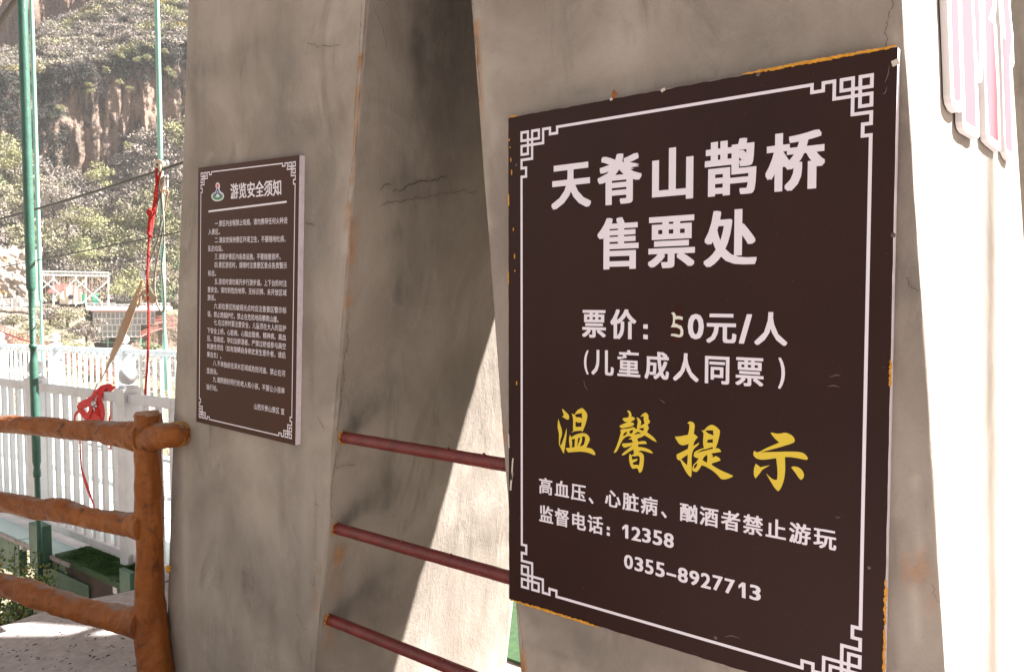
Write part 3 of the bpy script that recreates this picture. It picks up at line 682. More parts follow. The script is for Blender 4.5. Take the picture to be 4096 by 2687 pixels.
front = [('r', 'line', F2([z1(1262, 380), z1(1240, 600), z1(1232, 830), z1(1218, 1050), z1(1200, 1240)]), .007, .9),
         ('r', 'line', F2([z1(1240, 600), z1(1235, 850)]), .013, .6),
         ('r', 'line', F2([z1(1232, 830), z1(1222, 960)]), .016, .85),
         ('r', 'line', F2([z1(1180, 1400), z2(300, 60), z2(285, 180)]), .010, .85),
         ('r', 'line', F2([z3(140, 760), z3(128, 930), z3(105, 1100), z3(92, 1200)]), .007, .8),
         ('r', 'line', F2([z3(110, 1060), z3(108, 1110)]), .014, .9),
         ('p', 'line', F2([z1(1290, 20), z1(1270, 500), z1(1215, 1050), z2(290, 300)]), .020, .55),
         ('p', 'line', F2([z2(225, 1400), z3(175, 480), z3(100, 1300)]), .02, .3),
         ('d', 'blob', c1(*z1(190, 440)), .12, .12, .5), ('d', 'blob', c1(*z1(420, 370)), .22, .05, .42), ('d', 'blob', c1(*z1(700, 200)), .04, .18, .38),
         ('d', 'blob', c1(*z1(760, 640)), .07, .28, .42), ('d', 'blob', c1(*z1(150, 600)), .05, .5, .4), ('d', 'blob', c1(*z1(560, 620)), .14, .16, .25),
         ('d', 'blob', c1(*z1(1000, 320)), .10, .02, .3), ('d', 'blob', c1(*z1(960, 1200)), .08, .16, .42), ('d', 'blob', c1(*z2(120, 290)), .06, .14, .5),
         ('d', 'blob', c1(*z2(60, 700)), .03, .25, .4), ('d', 'blob', c1(*z4(170, 350)), .05, .4, .45), ('d', 'blob', c1(*z4(300, 400)), .05, .3, .25),
         ('d', 'blob', c1(*z4(560, 800)), .16, .10, .3), ('d', 'blob', c1(*z4(640, 960)), .10, .14, .35), ('d', 'blob', c1(*z4(840, 500)), .04, .3, .28), ('d', 'blob', c1(*z4(960, 950)), .05, .3, .32),
         ('d', 'blob', c1(*z4(780, 1300)), .03, .22, .42), ('d', 'blob', c1(*z4(480, 1450)), .18, .16, .42), ('d', 'blob', c1(*z4(920, 200)), .06, .12, .35),
         ('p', 'blob', c1(*z1(480, 150)), .28, .10, .45), ('p', 'blob', c1(*z1(1000, 150)), .14, .16, .4), ('p', 'blob', c1(*z4(230, 700)), .03, .5, .5),
         ('p', 'blob', c1(*z4(700, 640)), .10, .12, .35), ('p', 'blob', c1(*z4(640, 250)), .16, .14, .3), ('p', 'blob', c1(*z4(420, 1230)), .10, .2, .3), ('p', 'blob', c1(*z4(980, 350)), .03, .3, .3)]
s1 = lambda x, y: S2([(x, y)])[0]
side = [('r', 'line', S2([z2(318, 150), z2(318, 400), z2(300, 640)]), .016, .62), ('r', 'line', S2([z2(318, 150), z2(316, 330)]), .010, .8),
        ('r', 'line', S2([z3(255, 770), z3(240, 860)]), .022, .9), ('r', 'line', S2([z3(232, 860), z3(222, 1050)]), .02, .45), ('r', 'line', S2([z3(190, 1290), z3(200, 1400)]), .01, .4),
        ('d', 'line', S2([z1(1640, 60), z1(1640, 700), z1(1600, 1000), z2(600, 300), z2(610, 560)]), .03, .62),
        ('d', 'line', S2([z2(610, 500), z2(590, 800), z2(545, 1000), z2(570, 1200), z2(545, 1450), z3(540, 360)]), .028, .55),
        ('d', 'blob', s1(*z1(1870, 300)), .20, .40, .30), ('d', 'blob', s1(*z1(1990, 60)), .2, .40, .6), ('d', 'blob', s1(*z1(1820, 700)), .14, .30, .3), ('d', 'blob', s1(*z1(1560, 1280)), .12, .04, .4),  # upper right blobs: shade of the narrowing gap, painted dark
        ('d', 'blob', s1(*z2(330, 1400)), .035, .045, .95), ('d', 'blob', s1(*z2(430, 1300)), .06, .05, .55),  # smudges above the bar ends: stains together with painted contact shade
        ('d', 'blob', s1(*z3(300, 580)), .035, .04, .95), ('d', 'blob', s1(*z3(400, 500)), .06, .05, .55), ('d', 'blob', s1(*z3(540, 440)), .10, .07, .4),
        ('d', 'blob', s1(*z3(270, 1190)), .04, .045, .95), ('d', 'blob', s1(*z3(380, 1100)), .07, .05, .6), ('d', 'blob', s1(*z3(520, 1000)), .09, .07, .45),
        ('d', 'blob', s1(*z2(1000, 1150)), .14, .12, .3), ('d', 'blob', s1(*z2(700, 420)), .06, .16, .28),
        ('p', 'blob', s1(*z2(450, 500)), .08, .25, .3), ('p', 'blob', s1(*z3(330, 950)), .04, .12, .35), ('p', 'blob', s1(*z2(1080, 300)), .1, .3, .2)]
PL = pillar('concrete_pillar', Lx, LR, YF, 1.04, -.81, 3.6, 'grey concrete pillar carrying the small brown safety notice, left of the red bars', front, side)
z5 = lambda x, y: (2000 + x / 1.984, 1900 + y / 1.984)
z6 = lambda x, y: (2800 + x / 1.983, 1900 + y / 1.983)
front = [('r', 'line', F2([z1(2045, 160), z1(2055, 300), z1(2058, 420)]), .009, .95), ('r', 'line', F2([z1(2060, 420), z1(2072, 560), z1(2075, 760), z1(2085, 950)]), .011, .55),
         ('r', 'line', F2([z5(180, 1290), z5(182, 1430), z5(178, 1561)]), .013, .95), ('r', 'line', F2([z5(130, 1040), z5(165, 1250)]), .008, .6), ('r', 'line', F2([z3(1285, 20), z3(1292, 110)]), .008, .8),
         ('p', 'line', F2([z1(2080, 100), z1(2110, 900), z1(2110, 1500)]), .035, .6), ('p', 'line', F2([z5(150, 1100), z5(190, 1500)]), .02, .5),
         ('d', 'blob', c1(*z5(650, 1320)), .09, .035, .5), ('d', 'blob', c1(*z5(600, 1460)), .14, .02, .45), ('d', 'blob', c1(*z5(260, 1110)), .03, .03, .4), ('d', 'blob', c1(*z5(1300, 1500)), .1, .04, .3),
         ('d', 'blob', c1(2250, 380), .16, .035, .45), ('d', 'blob', c1(2700, 330), .2, .04, .4), ('d', 'blob', c1(3100, 200), .14, .06, .3), ('d', 'blob', c1(2300, 120), .12, .1, .25), ('d', 'blob', c1(2900, 60), .16, .07, .3),
         ('p', 'blob', c1(2450, 180), .14, .06, .35), ('p', 'blob', c1(3300, 60), .1, .08, .3), ('p', 'blob', c1(3560, 190), .02, .04, .6),
         ('r', 'blob', c1(*z6(1660, 730)), .012, .03, .5), ('r', 'blob', c1(*z6(1760, 740)), .016, .03, .5), ('r', 'blob', c1(*z6(1840, 1000)), .02, .03, .25),
         ('p', 'line', F2([z6(1690, 20), z6(1710, 400), z6(1740, 600), z6(1700, 900), z6(1740, 1300)]), .006, .8),
         ('d', 'line', F2([z6(1530, 420), z6(1545, 900), z6(1540, 1500)]), .014, .55), ('d', 'blob', c1(*z6(1830, 20)), .02, .08, .3), ('d', 'blob', c1(3640, 1120), .03, .04, .5)]
PR = pillar('concrete_pillar', Rx, RR, YF, 1.46, -.81, 3.6, 'grey concrete pillar carrying the large dark brown ticket office sign, at right', front, (), chipR=.25)
b = MB(); b.box((-1.55, -.0, 2.75), (.85, 1.42, 3.5)); bevel(tag(b.build('concrete_beam', M_conc), 'concrete cross beam joining the two pillars above the picture', 'beam'))
b = MB(); b.add([(-.9, 8, -1), (1.6, 8, -1), (1.6, 9.5, -1), (-.9, 9.5, -1), (-.75, 8, 6), (1.45, 8, 6), (1.45, 9.5, 6), (-.75, 9.5, 6)], [(0, 3, 2, 1), (4, 5, 6, 7), (0, 1, 5, 4), (1, 2, 6, 5), (2, 3, 7, 6), (3, 0, 4, 7)])
bevel(tag(b.build('concrete_pillar', M_conc), 'shaded grey concrete pillar far behind, at the right edge of the photo', 'pillar'), .03)

CN = empty('shade_canopy', (.3, 4.2, -.8), 'concrete plank canopy added to shade the paving and near railing, hidden behind the right pillar', 'canopy')  # added unseen canopy; plank gap shaped to leave a lit strip on the paving
def plank(poly, z0, z1, nm):
    n = len(poly); b = MB(); b.add([(x, y, z0) for x, y in poly] + [(x, y, z1) for x, y in poly], [tuple(range(n))[::-1], tuple(range(n, 2 * n))] + [(i, (i + 1) % n, n + (i + 1) % n, n + i) for i in range(n)]); b.build(nm, M_conc, CN)
plank([(-.7, 2.5), (.7, 2.7), (.7, 4.21), (-.7, 3.07)], 3.36, 3.42, 'plank')
plank([(-4.6, 3.30), (-.7, 3.40), (.55, 4.06), (.7, 4.7), (-4.6, 4.7)], 3.36, 3.42, 'plank')
plank([(-.03, 3.3), (.02, 3.3), (.02, 4.2), (-.03, 4.2)], 3.30, 3.36, 'batten'); plank([(.13, 3.3), (.17, 3.3), (.17, 4.2), (.13, 4.2)], 3.30, 3.36, 'batten')
plank([(.22, 3.95), (.42, 3.95), (.42, 4.15), (.22, 4.15)], -.8, 3.30, 'post')

# cracks: thin recess-coloured ribbons following the plaster joints
def crack(parent, pts3, nrm, wd, seed=0, sub=9, jit=.0022):
    r = random.Random(seed); P = []
    for a, c in zip(pts3[:-1], pts3[1:]):
        a = Vector(a); c = Vector(c)
        for k in range(sub): P.append(a.lerp(c, k / sub))
    P.append(Vector(pts3[-1])); nn = Vector(nrm); b = MB(); vs = []; fs = []
    j = 0.0
    for i, p in enumerate(P):
        d = (P[min(i + 1, len(P) - 1)] - P[max(i - 1, 0)]).normalized(); sd_ = d.cross(nn).normalized()
        j = j * .75 + r.uniform(-jit, jit); wv = wd * .62 * r.uniform(.2, 1.0) * (1 if 0 < i < len(P) - 1 else .1)
        q = p + sd_ * j + nn * .0045; vs += [tuple(q - sd_ * wv / 2), tuple(q + sd_ * wv / 2)]
        if i: k = 2 * i; fs.append((k - 2, k - 1, k + 1, k))
    b.add(vs, fs); return link('crack', b.mesh('crack'), M_crack, parent)
def Fp(pts, Y=YF): return [onY(x, y, Y) for x, y in pts]
def Sp(pts):
    out = []
    for x, y in pts:
        Xc = -.66
        for _ in range(5): p = onX(x, y, Xc); Xc = LR(p[2])
        out.append(p)
    return out
NF = (0, -1, 0); NS = (1, 0, -.13)
crack(PL, Fp([z1(1278, 10), z1(1268, 200), z1(1250, 480), z1(1232, 800), z1(1216, 1080), z1(1195, 1290), z1(1178, 1420)]), NF, .0035, 1)
crack(PL, Fp([z2(318, 10), z2(322, 150)]), NF, .003, 2)
crack(PL, Sp([z2(300, 690), z2(290, 800), z2(300, 880), z2(278, 960), z2(268, 1120), z2(250, 1240), z2(240, 1360), z2(230, 1440)]), NS, .004, 3)
crack(PL, Sp([z3(232, 150), z3(210, 270), z3(200, 380), z3(188, 470), z3(196, 590)]), NS, .0045, 4)
crack(PL, Sp([z3(215, 268), z3(270, 252), z3(345, 250)]), NS, .0035, 5)
crack(PL, Sp([z1(1380, 1405), z1(1500, 1370), z1(1640, 1345), z1(1800, 1320), z1(1960, 1300), z1(2060, 1295)]), NS, .004, 6, jit=.005)
crack(PL, Sp([z1(1380, 1290), z1(1460, 1265)]), NS, .009, 7, jit=.005); crack(PL, Sp([z1(1475, 1315), z1(1600, 1275), z1(1740, 1230), z1(1840, 1205)]), NS, .008, 8, jit=.006)
crack(PL, Sp([z1(1840, 1200), z1(1860, 1240), z1(1875, 1310)]), NS, .004, 9)
crack(PL, Sp([z1(1350, 60), z1(1405, 180), z1(1430, 290), z1(1425, 350)]), NS, .003, 10)
crack(PL, Fp([z1(900, 290), z1(980, 322), z1(1060, 318), z1(1130, 300)]), NF, .004, 11)
crack(PL, Fp([z2(30, 145), z2(80, 160), z2(100, 165)]), NF, .006, 12)
crack(PL, Fp([z2(110, 1350), z2(140, 1400), z2(160, 1430)]), NF, .004, 13)
crack(PL, Fp([z4(910, 620), z4(930, 690), z4(965, 750)]), NF, .003, 14); crack(PL, Fp([z4(1037, 480), z4(1080, 505)]), NF, .004, 15)
crack(PL, Fp([z4(652, 950), z4(656, 1040)]), NF, .004, 16); crack(PL, Fp([z4(415, 1140), z4(416, 1180)]), NF, .003, 17)
crack(PL, Fp([z4(1010, 970), z4(1045, 1010)]), NF, .003, 18); crack(PL, Fp([z4(930, 1180), z4(960, 1250), z4(990, 1290)]), NF, .003, 19)
crack(PL, Fp([z4(1035, 1420), z4(1020, 1500), z4(1018, 1561)]), NF, .003, 20)
crack(PL, Fp([(692, 1380), (690, 1500), (686, 1620), (683, 1700)]), NF, .0045, 21)
crack(PR, Fp([z1(2030, 20), z1(2042, 160), z1(2055, 300), z1(2068, 480), z1(2085, 620), z1(2080, 700)]), NF, .0035, 22)
crack(PR, Fp([z5(140, 1030), z5(165, 1120), z5(180, 1250), z5(185, 1380)]), NF, .003, 23)
crack(PR, Fp([(3572, 0), (3560, 60), (3548, 110), (3550, 190)]), NF, .003, 24)
crack(PR, Fp([z6(1850, 850), z6(1860, 930), z6(1890, 1010)]), NF, .002, 25); crack(PR, Fp([(3625, 1110), (3650, 1140), (3668, 1170)]), NF, .004, 26)
crack(PR, Fp([z2(1200, 520), z2(1205, 545), z2(1198, 600)]), NF, .003, 27)

# ================================================================== red steel bars between the pillars
for i, (z, lb) in enumerate(((.325, 'top red steel bar between the two concrete pillars'), (.03, 'middle red steel bar between the two concrete pillars'), (-.275, 'lowest red steel bar between the two concrete pillars'))):
    y = .055; x0 = LR(z) - .02; x1 = Rx(z) + .03
    t = empty('red_bar', (x0, y, z), lb, 'bar', 'red bars between the pillars')
    N = 60; b = MB(); P = [(x0 + (x1 - x0) * k / N, y, z) for k in range(N + 1)]
    r_ = random.Random(i); b.tube(P, .018, 20, jit=lambda i_, k, a: 1 + .012 * math.sin(i_ * .9 + k)); b.build('pipe', M_red, t, True)
    g = MB(); xr = LR(z) + .006; b2 = MB()
    for k in range(20):
        a = 2 * math.pi * (k + r_.uniform(-.4, .4)) / 26 + 1.9; rr = .0185 + r_.uniform(-.001, .003); q = (xr + r_.uniform(-.004, .006), y + math.cos(a) * rr, z + math.sin(a) * rr)
        b2.lathe(q, [(-.003, .0005), (-.0015, .0028), (.001, .003), (.003, .0005)], 6, (1, 0, 0))
    tag(b2.build('paint_rim', M_paintY, t, True), kind='stuff')
    for k in range(2):
        g = MB(); xx_ = x0 + (x1 - x0) * r_.uniform(.3, .95); g.lathe((xx_, y - .006, z + .018), [(-.003, .0005), (0, .005), (.004, .0045), (.006, .001)], 7); g.build('weld_spot', M_red, t, True)

# ================================================================== lettering
_gl = {}
def glyph(ch):
    """outline of one character as verts, faces, ink box (em = 1)"""
    if ch in _gl: return _gl[ch]
    c = bpy.data.curves.new('glyph', 'FONT'); c.body = ch; c.size = 1; c.resolution_u = 3; c.fill_mode = 'FRONT'
    o = bpy.data.objects.new('glyph', c); COL.objects.link(o); bpy.context.view_layer.update()
    me = bpy.data.meshes.new_from_object(o.evaluated_get(bpy.context.evaluated_depsgraph_get()))
    V = np.array([v.co[:2] for v in me.vertices]) if len(me.vertices) else np.zeros((0, 2)); F = [tuple(p.vertices) for p in me.polygons]
    bpy.data.objects.remove(o); bpy.data.curves.remove(c); bpy.data.meshes.remove(me)
    bb = (V[:, 0].min(), V[:, 1].min(), V[:, 0].max(), V[:, 1].max()) if len(V) else (0, 0, 0, 0)
    _gl[ch] = (V, F, bb); return _gl[ch]
def put(vs, fs, ch, cx, cz, sx, sz, bx, bz, Y, cen=True):
    """place glyph with ink centre (cx, cz); bold by overlaid shifted copies bx, bz (in em)"""
    V, F, bb = glyph(ch)
    if not len(V): return
    mx, mz = (bb[0] + bb[2]) / 2, (bb[1] + bb[3]) / 2
    sh = [(0, 0)] if not bx else [(a * bx, c * bz) for a in (-1, -.33, .33, 1) for c in (-1, 0, 1)]
    for k, (a, c) in enumerate(sh):
        b = len(vs); y = Y - k * 1.5e-5
        for v in V: vs.append((cx + (v[0] - mx + a) * sx, y, cz + (v[1] - mz + c) * sz))
        fs += [tuple(i + b for i in f) for f in F]
BY = -.0004
def sign_line(parent, chars, bx, bz, Y=BY, material=None, fixw=False):
    """chars: (char, x0, x1, y0, y1) boxes in photo pixels"""
    vs, fs = [], []; info = []
    for ch, x0, x1, y0, y1 in chars:
        xc, yc = (x0 + x1) / 2, (y0 + y1) / 2; c = onY(xc, yc, Y); a = onY(x0, yc, Y); e = onY(x1, yc, Y)
        p1 = px(c + [0.02, 0, 0]); p0 = px(c); slope = (p1[1] - p0[1]) / (p1[0] - p0[0])
        zz = px(c + [0, 0, .02]); pm = abs(zz[1] - p0[1]) / .02
        V, F, bb = glyph(ch); wg = bb[2] - bb[0] + 2 * bx; hg = bb[3] - bb[1] + 2 * bz
        h = ((y1 - y0) - abs(slope) * (x1 - x0) * .72) / pm
        info.append((ch, c, (e[0] - a[0]) / wg, h / hg, (bb[1] + bb[3]) / 2, ord(ch) > 0x2fff and (bb[2] - bb[0]) > .5))
    cj = [i for i in info if i[5]] or info; sx = float(np.median([i[2] for i in cj])); sz = float(np.median([i[3] for i in cj]))
    base = [i[1][2] - sz * i[4] for i in cj]; xb = [i[1][0] for i in cj]; A = np.polyfit(xb, base, 1) if len(cj) > 2 else (0, float(np.mean(base)))
    dg = [i[2] for i in info if i[0] in '0235789']
    for ch, c, wx, wz, mz, isc in info:
        u = sx if isc else (float(np.median(dg)) if ch == '1' and dg else wx); v = sz if (isc or ch in '：、') else (wz if ch in '0123456789/()-' else sz)
        zc = np.polyval(A, c[0]) + sz * mz if isc else c[2]
        put(vs, fs, ch, c[0], zc, u, v, bx, bz, Y)
    return MB().add(vs, fs).build('lettering_print', material or M_white, parent)

# ---- ornament corners + frame line
def fretwork(W_, H_, ins, size, lw=.9):
    """list of rectangles (x0,z0,x1,z1) measured from the lower-left corner of a board W_ x H_"""
    u = size / 16.0; h = lw / 2
    segs = [('h', .45, 0, 3.7), ('v', .45, 0, 3.7), ('v', 3.25, 0, 8.4), ('v', 5.05, 0, 10.2), ('h', 3.25, 0, 8.4), ('h', 5.05, 0, 10.2),
            ('h', .45, 4.6, 8.4), ('v', 7.95, 0, 3.7), ('v', .45, 4.6, 8.4), ('h', 7.95, 0, 3.7),
            ('v', 9.75, 0, 5.5), ('h', .45, 9.3, 13.05), ('v', 12.6, 0, 2.9), ('h', 2.45, 12.15, 16), ('v', 15.55, 0, 2.9),
            ('h', 9.75, 0, 5.5), ('v', .45, 9.3, 13.05), ('h', 12.6, 0, 2.9), ('v', 2.45, 12.15, 16), ('h', 15.55, 0, 2.9)]
    R = []
    for k, c, a, e in segs:
        if k == 'h': R.append((a * u, (c - h) * u, e * u, (c + h) * u))
        else: R.append(((c - h) * u, a * u, (c + h) * u, e * u))
    out = []
    for fx in (0, 1):
        for fz in (0, 1):
            for (x0, y0, x1, y1) in R:
                X0, X1 = (ins + x0, ins + x1) if not fx else (W_ - ins - x1, W_ - ins - x0)
                Z0, Z1 = (ins + y0, ins + y1) if not fz else (H_ - ins - y1, H_ - ins - y0)
                out.append((X0, Z0, X1, Z1))
    e = ins + 15.1 * u; t = lw * u
    out += [(e, ins, W_ - e, ins + t), (e, H_ - ins - t, W_ - e, H_ - ins), (ins, e, ins + t, H_ - e), (W_ - ins - t, e, W_ - ins, H_ - e)]
    return out
def rects(parent, R, x0, z0, Y, name, material):
    b = MB()
    for k, (a, c, d, e) in enumerate(R):
        y = Y - (k % 23) * 1.2e-5; b.add([(x0 + a, y, z0 + c), (x0 + d, y, z0 + c), (x0 + d, y, z0 + e), (x0 + a, y, z0 + e)], [(0, 1, 2, 3)])
    return b.build(name, material, parent)
def polys(parent, loops, Y, name, material, conv):
    """filled 2-D outline with holes -> mesh; loops in photo pixels through conv"""
    c = bpy.data.curves.new('outline', 'CURVE'); c.dimensions = '2D'; c.fill_mode = 'FRONT'
    for lp in loops:
        s = c.splines.new('BEZIER'); s.bezier_points.add(len(lp) - 1)
        for bp_, (x, y) in zip(s.bezier_points, lp):
            p = onY(*conv(x, y), Y); bp_.co = (p[0], p[2], 0)
        s.use_cyclic_u = True; s.resolution_u = 3
        n = len(lp)
        for i, bp_ in enumerate(s.bezier_points):
            a = s.bezier_points[i - 1].co; q = bp_.co; e = s.bezier_points[(i + 1) % n].co
            v1 = q - a; v2 = e - q
            sharp = v1.length < 1e-7 or v2.length < 1e-7 or v1.angle(v2) > .75
            bp_.handle_left_type = bp_.handle_right_type = 'FREE'
            if sharp: bp_.handle_left = q - v1 / 3; bp_.handle_right = q + v2 / 3
            else:
                t = (v1.normalized() + v2.normalized()).normalized(); bp_.handle_left = q - t * v1.length / 3; bp_.handle_right = q + t * v2.length / 3
    o = bpy.data.objects.new('outline', c); COL.objects.link(o); bpy.context.view_layer.update()
    me = bpy.data.meshes.new_from_object(o.evaluated_get(bpy.context.evaluated_depsgraph_get())); bpy.data.objects.remove(o); bpy.data.curves.remove(c)
    of = off(parent)
    V = [(v.co.x + of.x, Y + of.y, v.co.y + of.z) for v in me.vertices]; F = [tuple(p.vertices) for p in me.polygons]
    m2 = bpy.data.meshes.new(name); m2.from_pydata(V, [], F); m2.update(); bpy.data.meshes.remove(me)
    return link(name, m2, material, parent)

# ---------------------------------------------------------------- large sign
BW, BH = .8844, 1.2
BS = empty('ticket_office_sign', (0, .0, 0), 'large dark brown ticket office sign with white title and yellow calligraphy on the right pillar', 'sign')
def board(parent, x0, x1, z0, z1, yf, yb, mface, medge, skew=0.0, seed=1):
    b = MB(); b.box((x0, yf + .0006, z0), (x1, yb, z1)); o = b.build('board_edge', medge, parent); bevel(o, .0008, 1)
    r = random.Random(seed); n = 60; loop = []
    def J(): return r.uniform(-.0009, .0005)
    for k in range(n): loop.append((x0 + (x1 - x0) * k / n, z0 - J()))
    for k in range(n): loop.append((x1 + J() * .6, z0 + (z1 - z0) * k / n))
    for k in range(n): loop.append((x1 - (x1 - x0) * k / n, z1 + J()))
    for k in range(n): loop.append((x0 - J() * .6, z1 - (z1 - z0) * k / n))
    vs = [(x, yf, z) for x, z in loop]; b = MB(); b.add(vs, [tuple(range(len(vs)))]); b.build('printed_face', mface, parent)
board(BS, 0, BW, 0, BH, 0, YF - .001, M_brown, M_edge)
rects(BS, fretwork(BW, BH, .0385, .1125), 0, 0, -.0003, 'frame_line', M_white)
L1 = [('天', 2204, 2363, 645, 841), ('脊', 2388, 2565, 613, 825), ('山', 2608, 2771, 592, 795), ('鹊', 2813, 3027, 553, 792), ('桥', 3057, 3300, 514, 773)]
L2 = [('售', 2390, 2551, 868, 1081), ('票', 2590, 2778, 856, 1075), ('处', 2812, 3026, 843, 1066)]
L3 = [('票', 2327, 2424, 1237, 1354), ('价', 2441, 2544, 1237, 1358), ('0', 2751, 2815, 1255, 1357), ('元', 2825, 2945, 1251, 1372), ('/', 2956, 3007, 1256, 1375), ('人', 3017, 3149, 1250, 1383)]
L4 = [('(', 2336, 2354, 1400, 1497), ('儿', 2366, 2454, 1397, 1498), ('童', 2467, 2563, 1400, 1510), ('成', 2578, 2675, 1404, 1521), ('人', 2691, 2795, 1416, 1528), ('同', 2821, 2915, 1422, 1537), ('票', 2940, 3055, 1424, 1547), (')', 3113, 3140, 1430, 1555)]
L6 = [('高', 2156, 2209, 1908, 1981), ('血', 2219, 2276, 1919, 1992), ('压', 2284, 2342, 1932, 2002), ('、', 2354, 2374, 1990, 2013), ('心', 2420, 2482, 1958, 2032), ('脏', 2490, 2554, 1968, 2042), ('病', 2563, 2630, 1981, 2063), ('、', 2644, 2667, 2044, 2071),
      ('酗', 2718, 2790, 2007, 2094), ('酒', 2800, 2871, 2021, 2111), ('者', 2883, 2961, 2039, 2126), ('禁', 2971, 3052, 2054, 2143), ('止', 3061, 3145, 2074, 2161), ('游', 3155, 3243, 2085, 2179), ('玩', 3253, 3346, 2104, 2202)]
L7 = [('监', 2156, 2213, 2018, 2093), ('督', 2219, 2276, 2029, 2108), ('电', 2289, 2343, 2046, 2122), ('话', 2350, 2412, 2056, 2137)]
L7b = [('2', 2526, 2564, 2104, 2165), ('3', 2568, 2603, 2109, 2172), ('5', 2611, 2649, 2117, 2182), ('8', 2655, 2695, 2128, 2192)]
L8 = [('0', 2496, 2532, 2215, 2277), ('3', 2538, 2573, 2225, 2287), ('5', 2580, 2614, 2234, 2298), ('5', 2622, 2659, 2244, 2309), ('8', 2711, 2751, 2266, 2332), ('9', 2757, 2797, 2278, 2343),
      ('2', 2803, 2843, 2288, 2355), ('7', 2850, 2891, 2298, 2365), ('7', 2898, 2939, 2311, 2377), ('3', 2998, 3043, 2335, 2403)]
for L_, bx, bz in ((L1, .035, .021), (L2, .033, .020), (L3, .030, .017), (L4, .026, .016), (L6, .026, .016), (L7, .026, .015), (L7b, .028, .016), (L8, .028, .016)):
    sign_line(BS, L_, bx, bz)
def px_rects(parent, boxes, Y, material, name='lettering_print'):
    b = MB()
    for x0, y0, x1, y1, x2, y2, x3, y3 in boxes:
        q = [onY(x, y, Y) for x, y in ((x0, y0), (x1, y1), (x2, y2), (x3, y3))]; b.add([tuple(p) for p in q], [(0, 1, 2, 3)])
    return b.build(name, material, parent)
px_rects(BS, [(2573, 1297, 2591, 1297, 2591, 1315, 2573, 1314), (2573, 1337, 2591, 1339, 2591, 1357, 2573, 1355),
              (2427, 2104, 2439, 2107, 2439, 2120, 2427, 2117), (2427, 2127, 2439, 2130, 2439, 2143, 2427, 2140),
              (2666, 2287, 2705, 2298, 2705, 2308, 2666, 2297)], BY, M_white)
for (x0, x1, y0, y1) in ((2489, 2513, 2095, 2154), (2954, 2982, 2326, 2392)):   # the figure 1: stem with a flag
    w_ = x1 - x0; h_ = y1 - y0; k_ = .27 * w_
    px_rects(BS, [(x0 + .48 * w_, y0 + 1, x1, y0 + 1 + k_ * .5, x1, y1, x0 + .48 * w_, y1 - k_ * .5)], BY, M_white)
    px_rects(BS, [(x0, y0 + .20 * h_, x0 + .52 * w_, y0 + 1, x0 + .52 * w_, y0 + .26 * h_, x0, y0 + .40 * h_)], BY - .0001, M_white)
# hand painted 5 over a darker patch
c3 = lambda x, y: (2000 + x / 1.734, 1100 + y / 1.734)
M_patch = mat('brown_overpaint', (.036, .009, .006), .5, spec=.12)
polys(BS, [[(1190, 270), (1230, 205), (1268, 215), (1272, 330), (1285, 440), (1230, 470), (1180, 455), (1178, 350)]], -.00025, 'overpaint', M_patch, c3)
M_hand = mat('cream_brush_paint', (.66, .64, .55), .6)
polys(BS, [[(1186, 262), (1204, 257), (1216, 270), (1219, 284), (1240, 284), (1268, 290), (1266, 312), (1240, 306), (1214, 308), (1212, 338), (1226, 338), (1236, 345), (1258, 352), (1270, 380), (1270, 415), (1258, 428), (1238, 431), (1205, 424), (1184, 420), (1188, 407), (1215, 408), (1245, 415), (1252, 395), (1248, 375), (1228, 364), (1200, 362), (1183, 360), (1196, 340), (1200, 300), (1197, 276)]], BY - .0002, 'lettering_print', M_hand, c3)
cw = lambda x, y: (2200 + x / 5.203, 1600 + y / 5.203)
WEN = [[(250, 172), (300, 215), (350, 265), (385, 305), (398, 345), (393, 390), (375, 405), (340, 395), (290, 365), (245, 338), (290, 318), (275, 270), (258, 215)],
       [(175, 385), (190, 440), (215, 520), (240, 600), (250, 670), (243, 740), (220, 810), (208, 870), (210, 930), (222, 948), (245, 900), (285, 790), (320, 680), (347, 575), (345, 700), (325, 870), (305, 1010), (290, 1110), (270, 1085), (220, 985), (188, 915), (187, 800), (185, 690), (163, 590), (160, 490)],
       [(450, 275), (480, 290), (510, 300), (545, 240), (590, 195), (670, 160), (720, 205), (760, 260), (775, 310), (765, 400), (735, 510), (700, 600), (675, 658), (650, 632), (560, 638), (500, 650), (440, 675), (485, 632), (478, 560), (482, 440), (475, 360)],
       [(515, 312), (560, 285), (630, 275), (662, 262), (668, 385), (630, 358), (565, 355), (535, 340)], [(530, 450), (575, 450), (562, 470), (660, 458), (650, 552), (532, 555)],
       [(415, 712), (435, 772), (500, 735), (600, 695), (700, 683), (760, 705), (810, 755), (830, 810), (815, 860), (780, 930), (757, 988), (850, 1000), (900, 1040), (935, 1090), (942, 1140), (900, 1135), (820, 1100), (740, 1080), (620, 1068), (500, 1075), (375, 1086), (322, 995), (418, 988), (402, 900), (397, 800)],
       [(450, 815), (520, 800), (510, 975), (450, 980), (462, 900)], [(585, 785), (632, 780), (600, 880), (565, 960), (575, 870)], [(665, 765), (710, 750), (732, 780), (725, 850), (695, 930), (620, 965), (655, 880), (668, 820)]]
cx_ = lambda x, y: (2430 + x / 5.382, 1620 + y / 5.382)
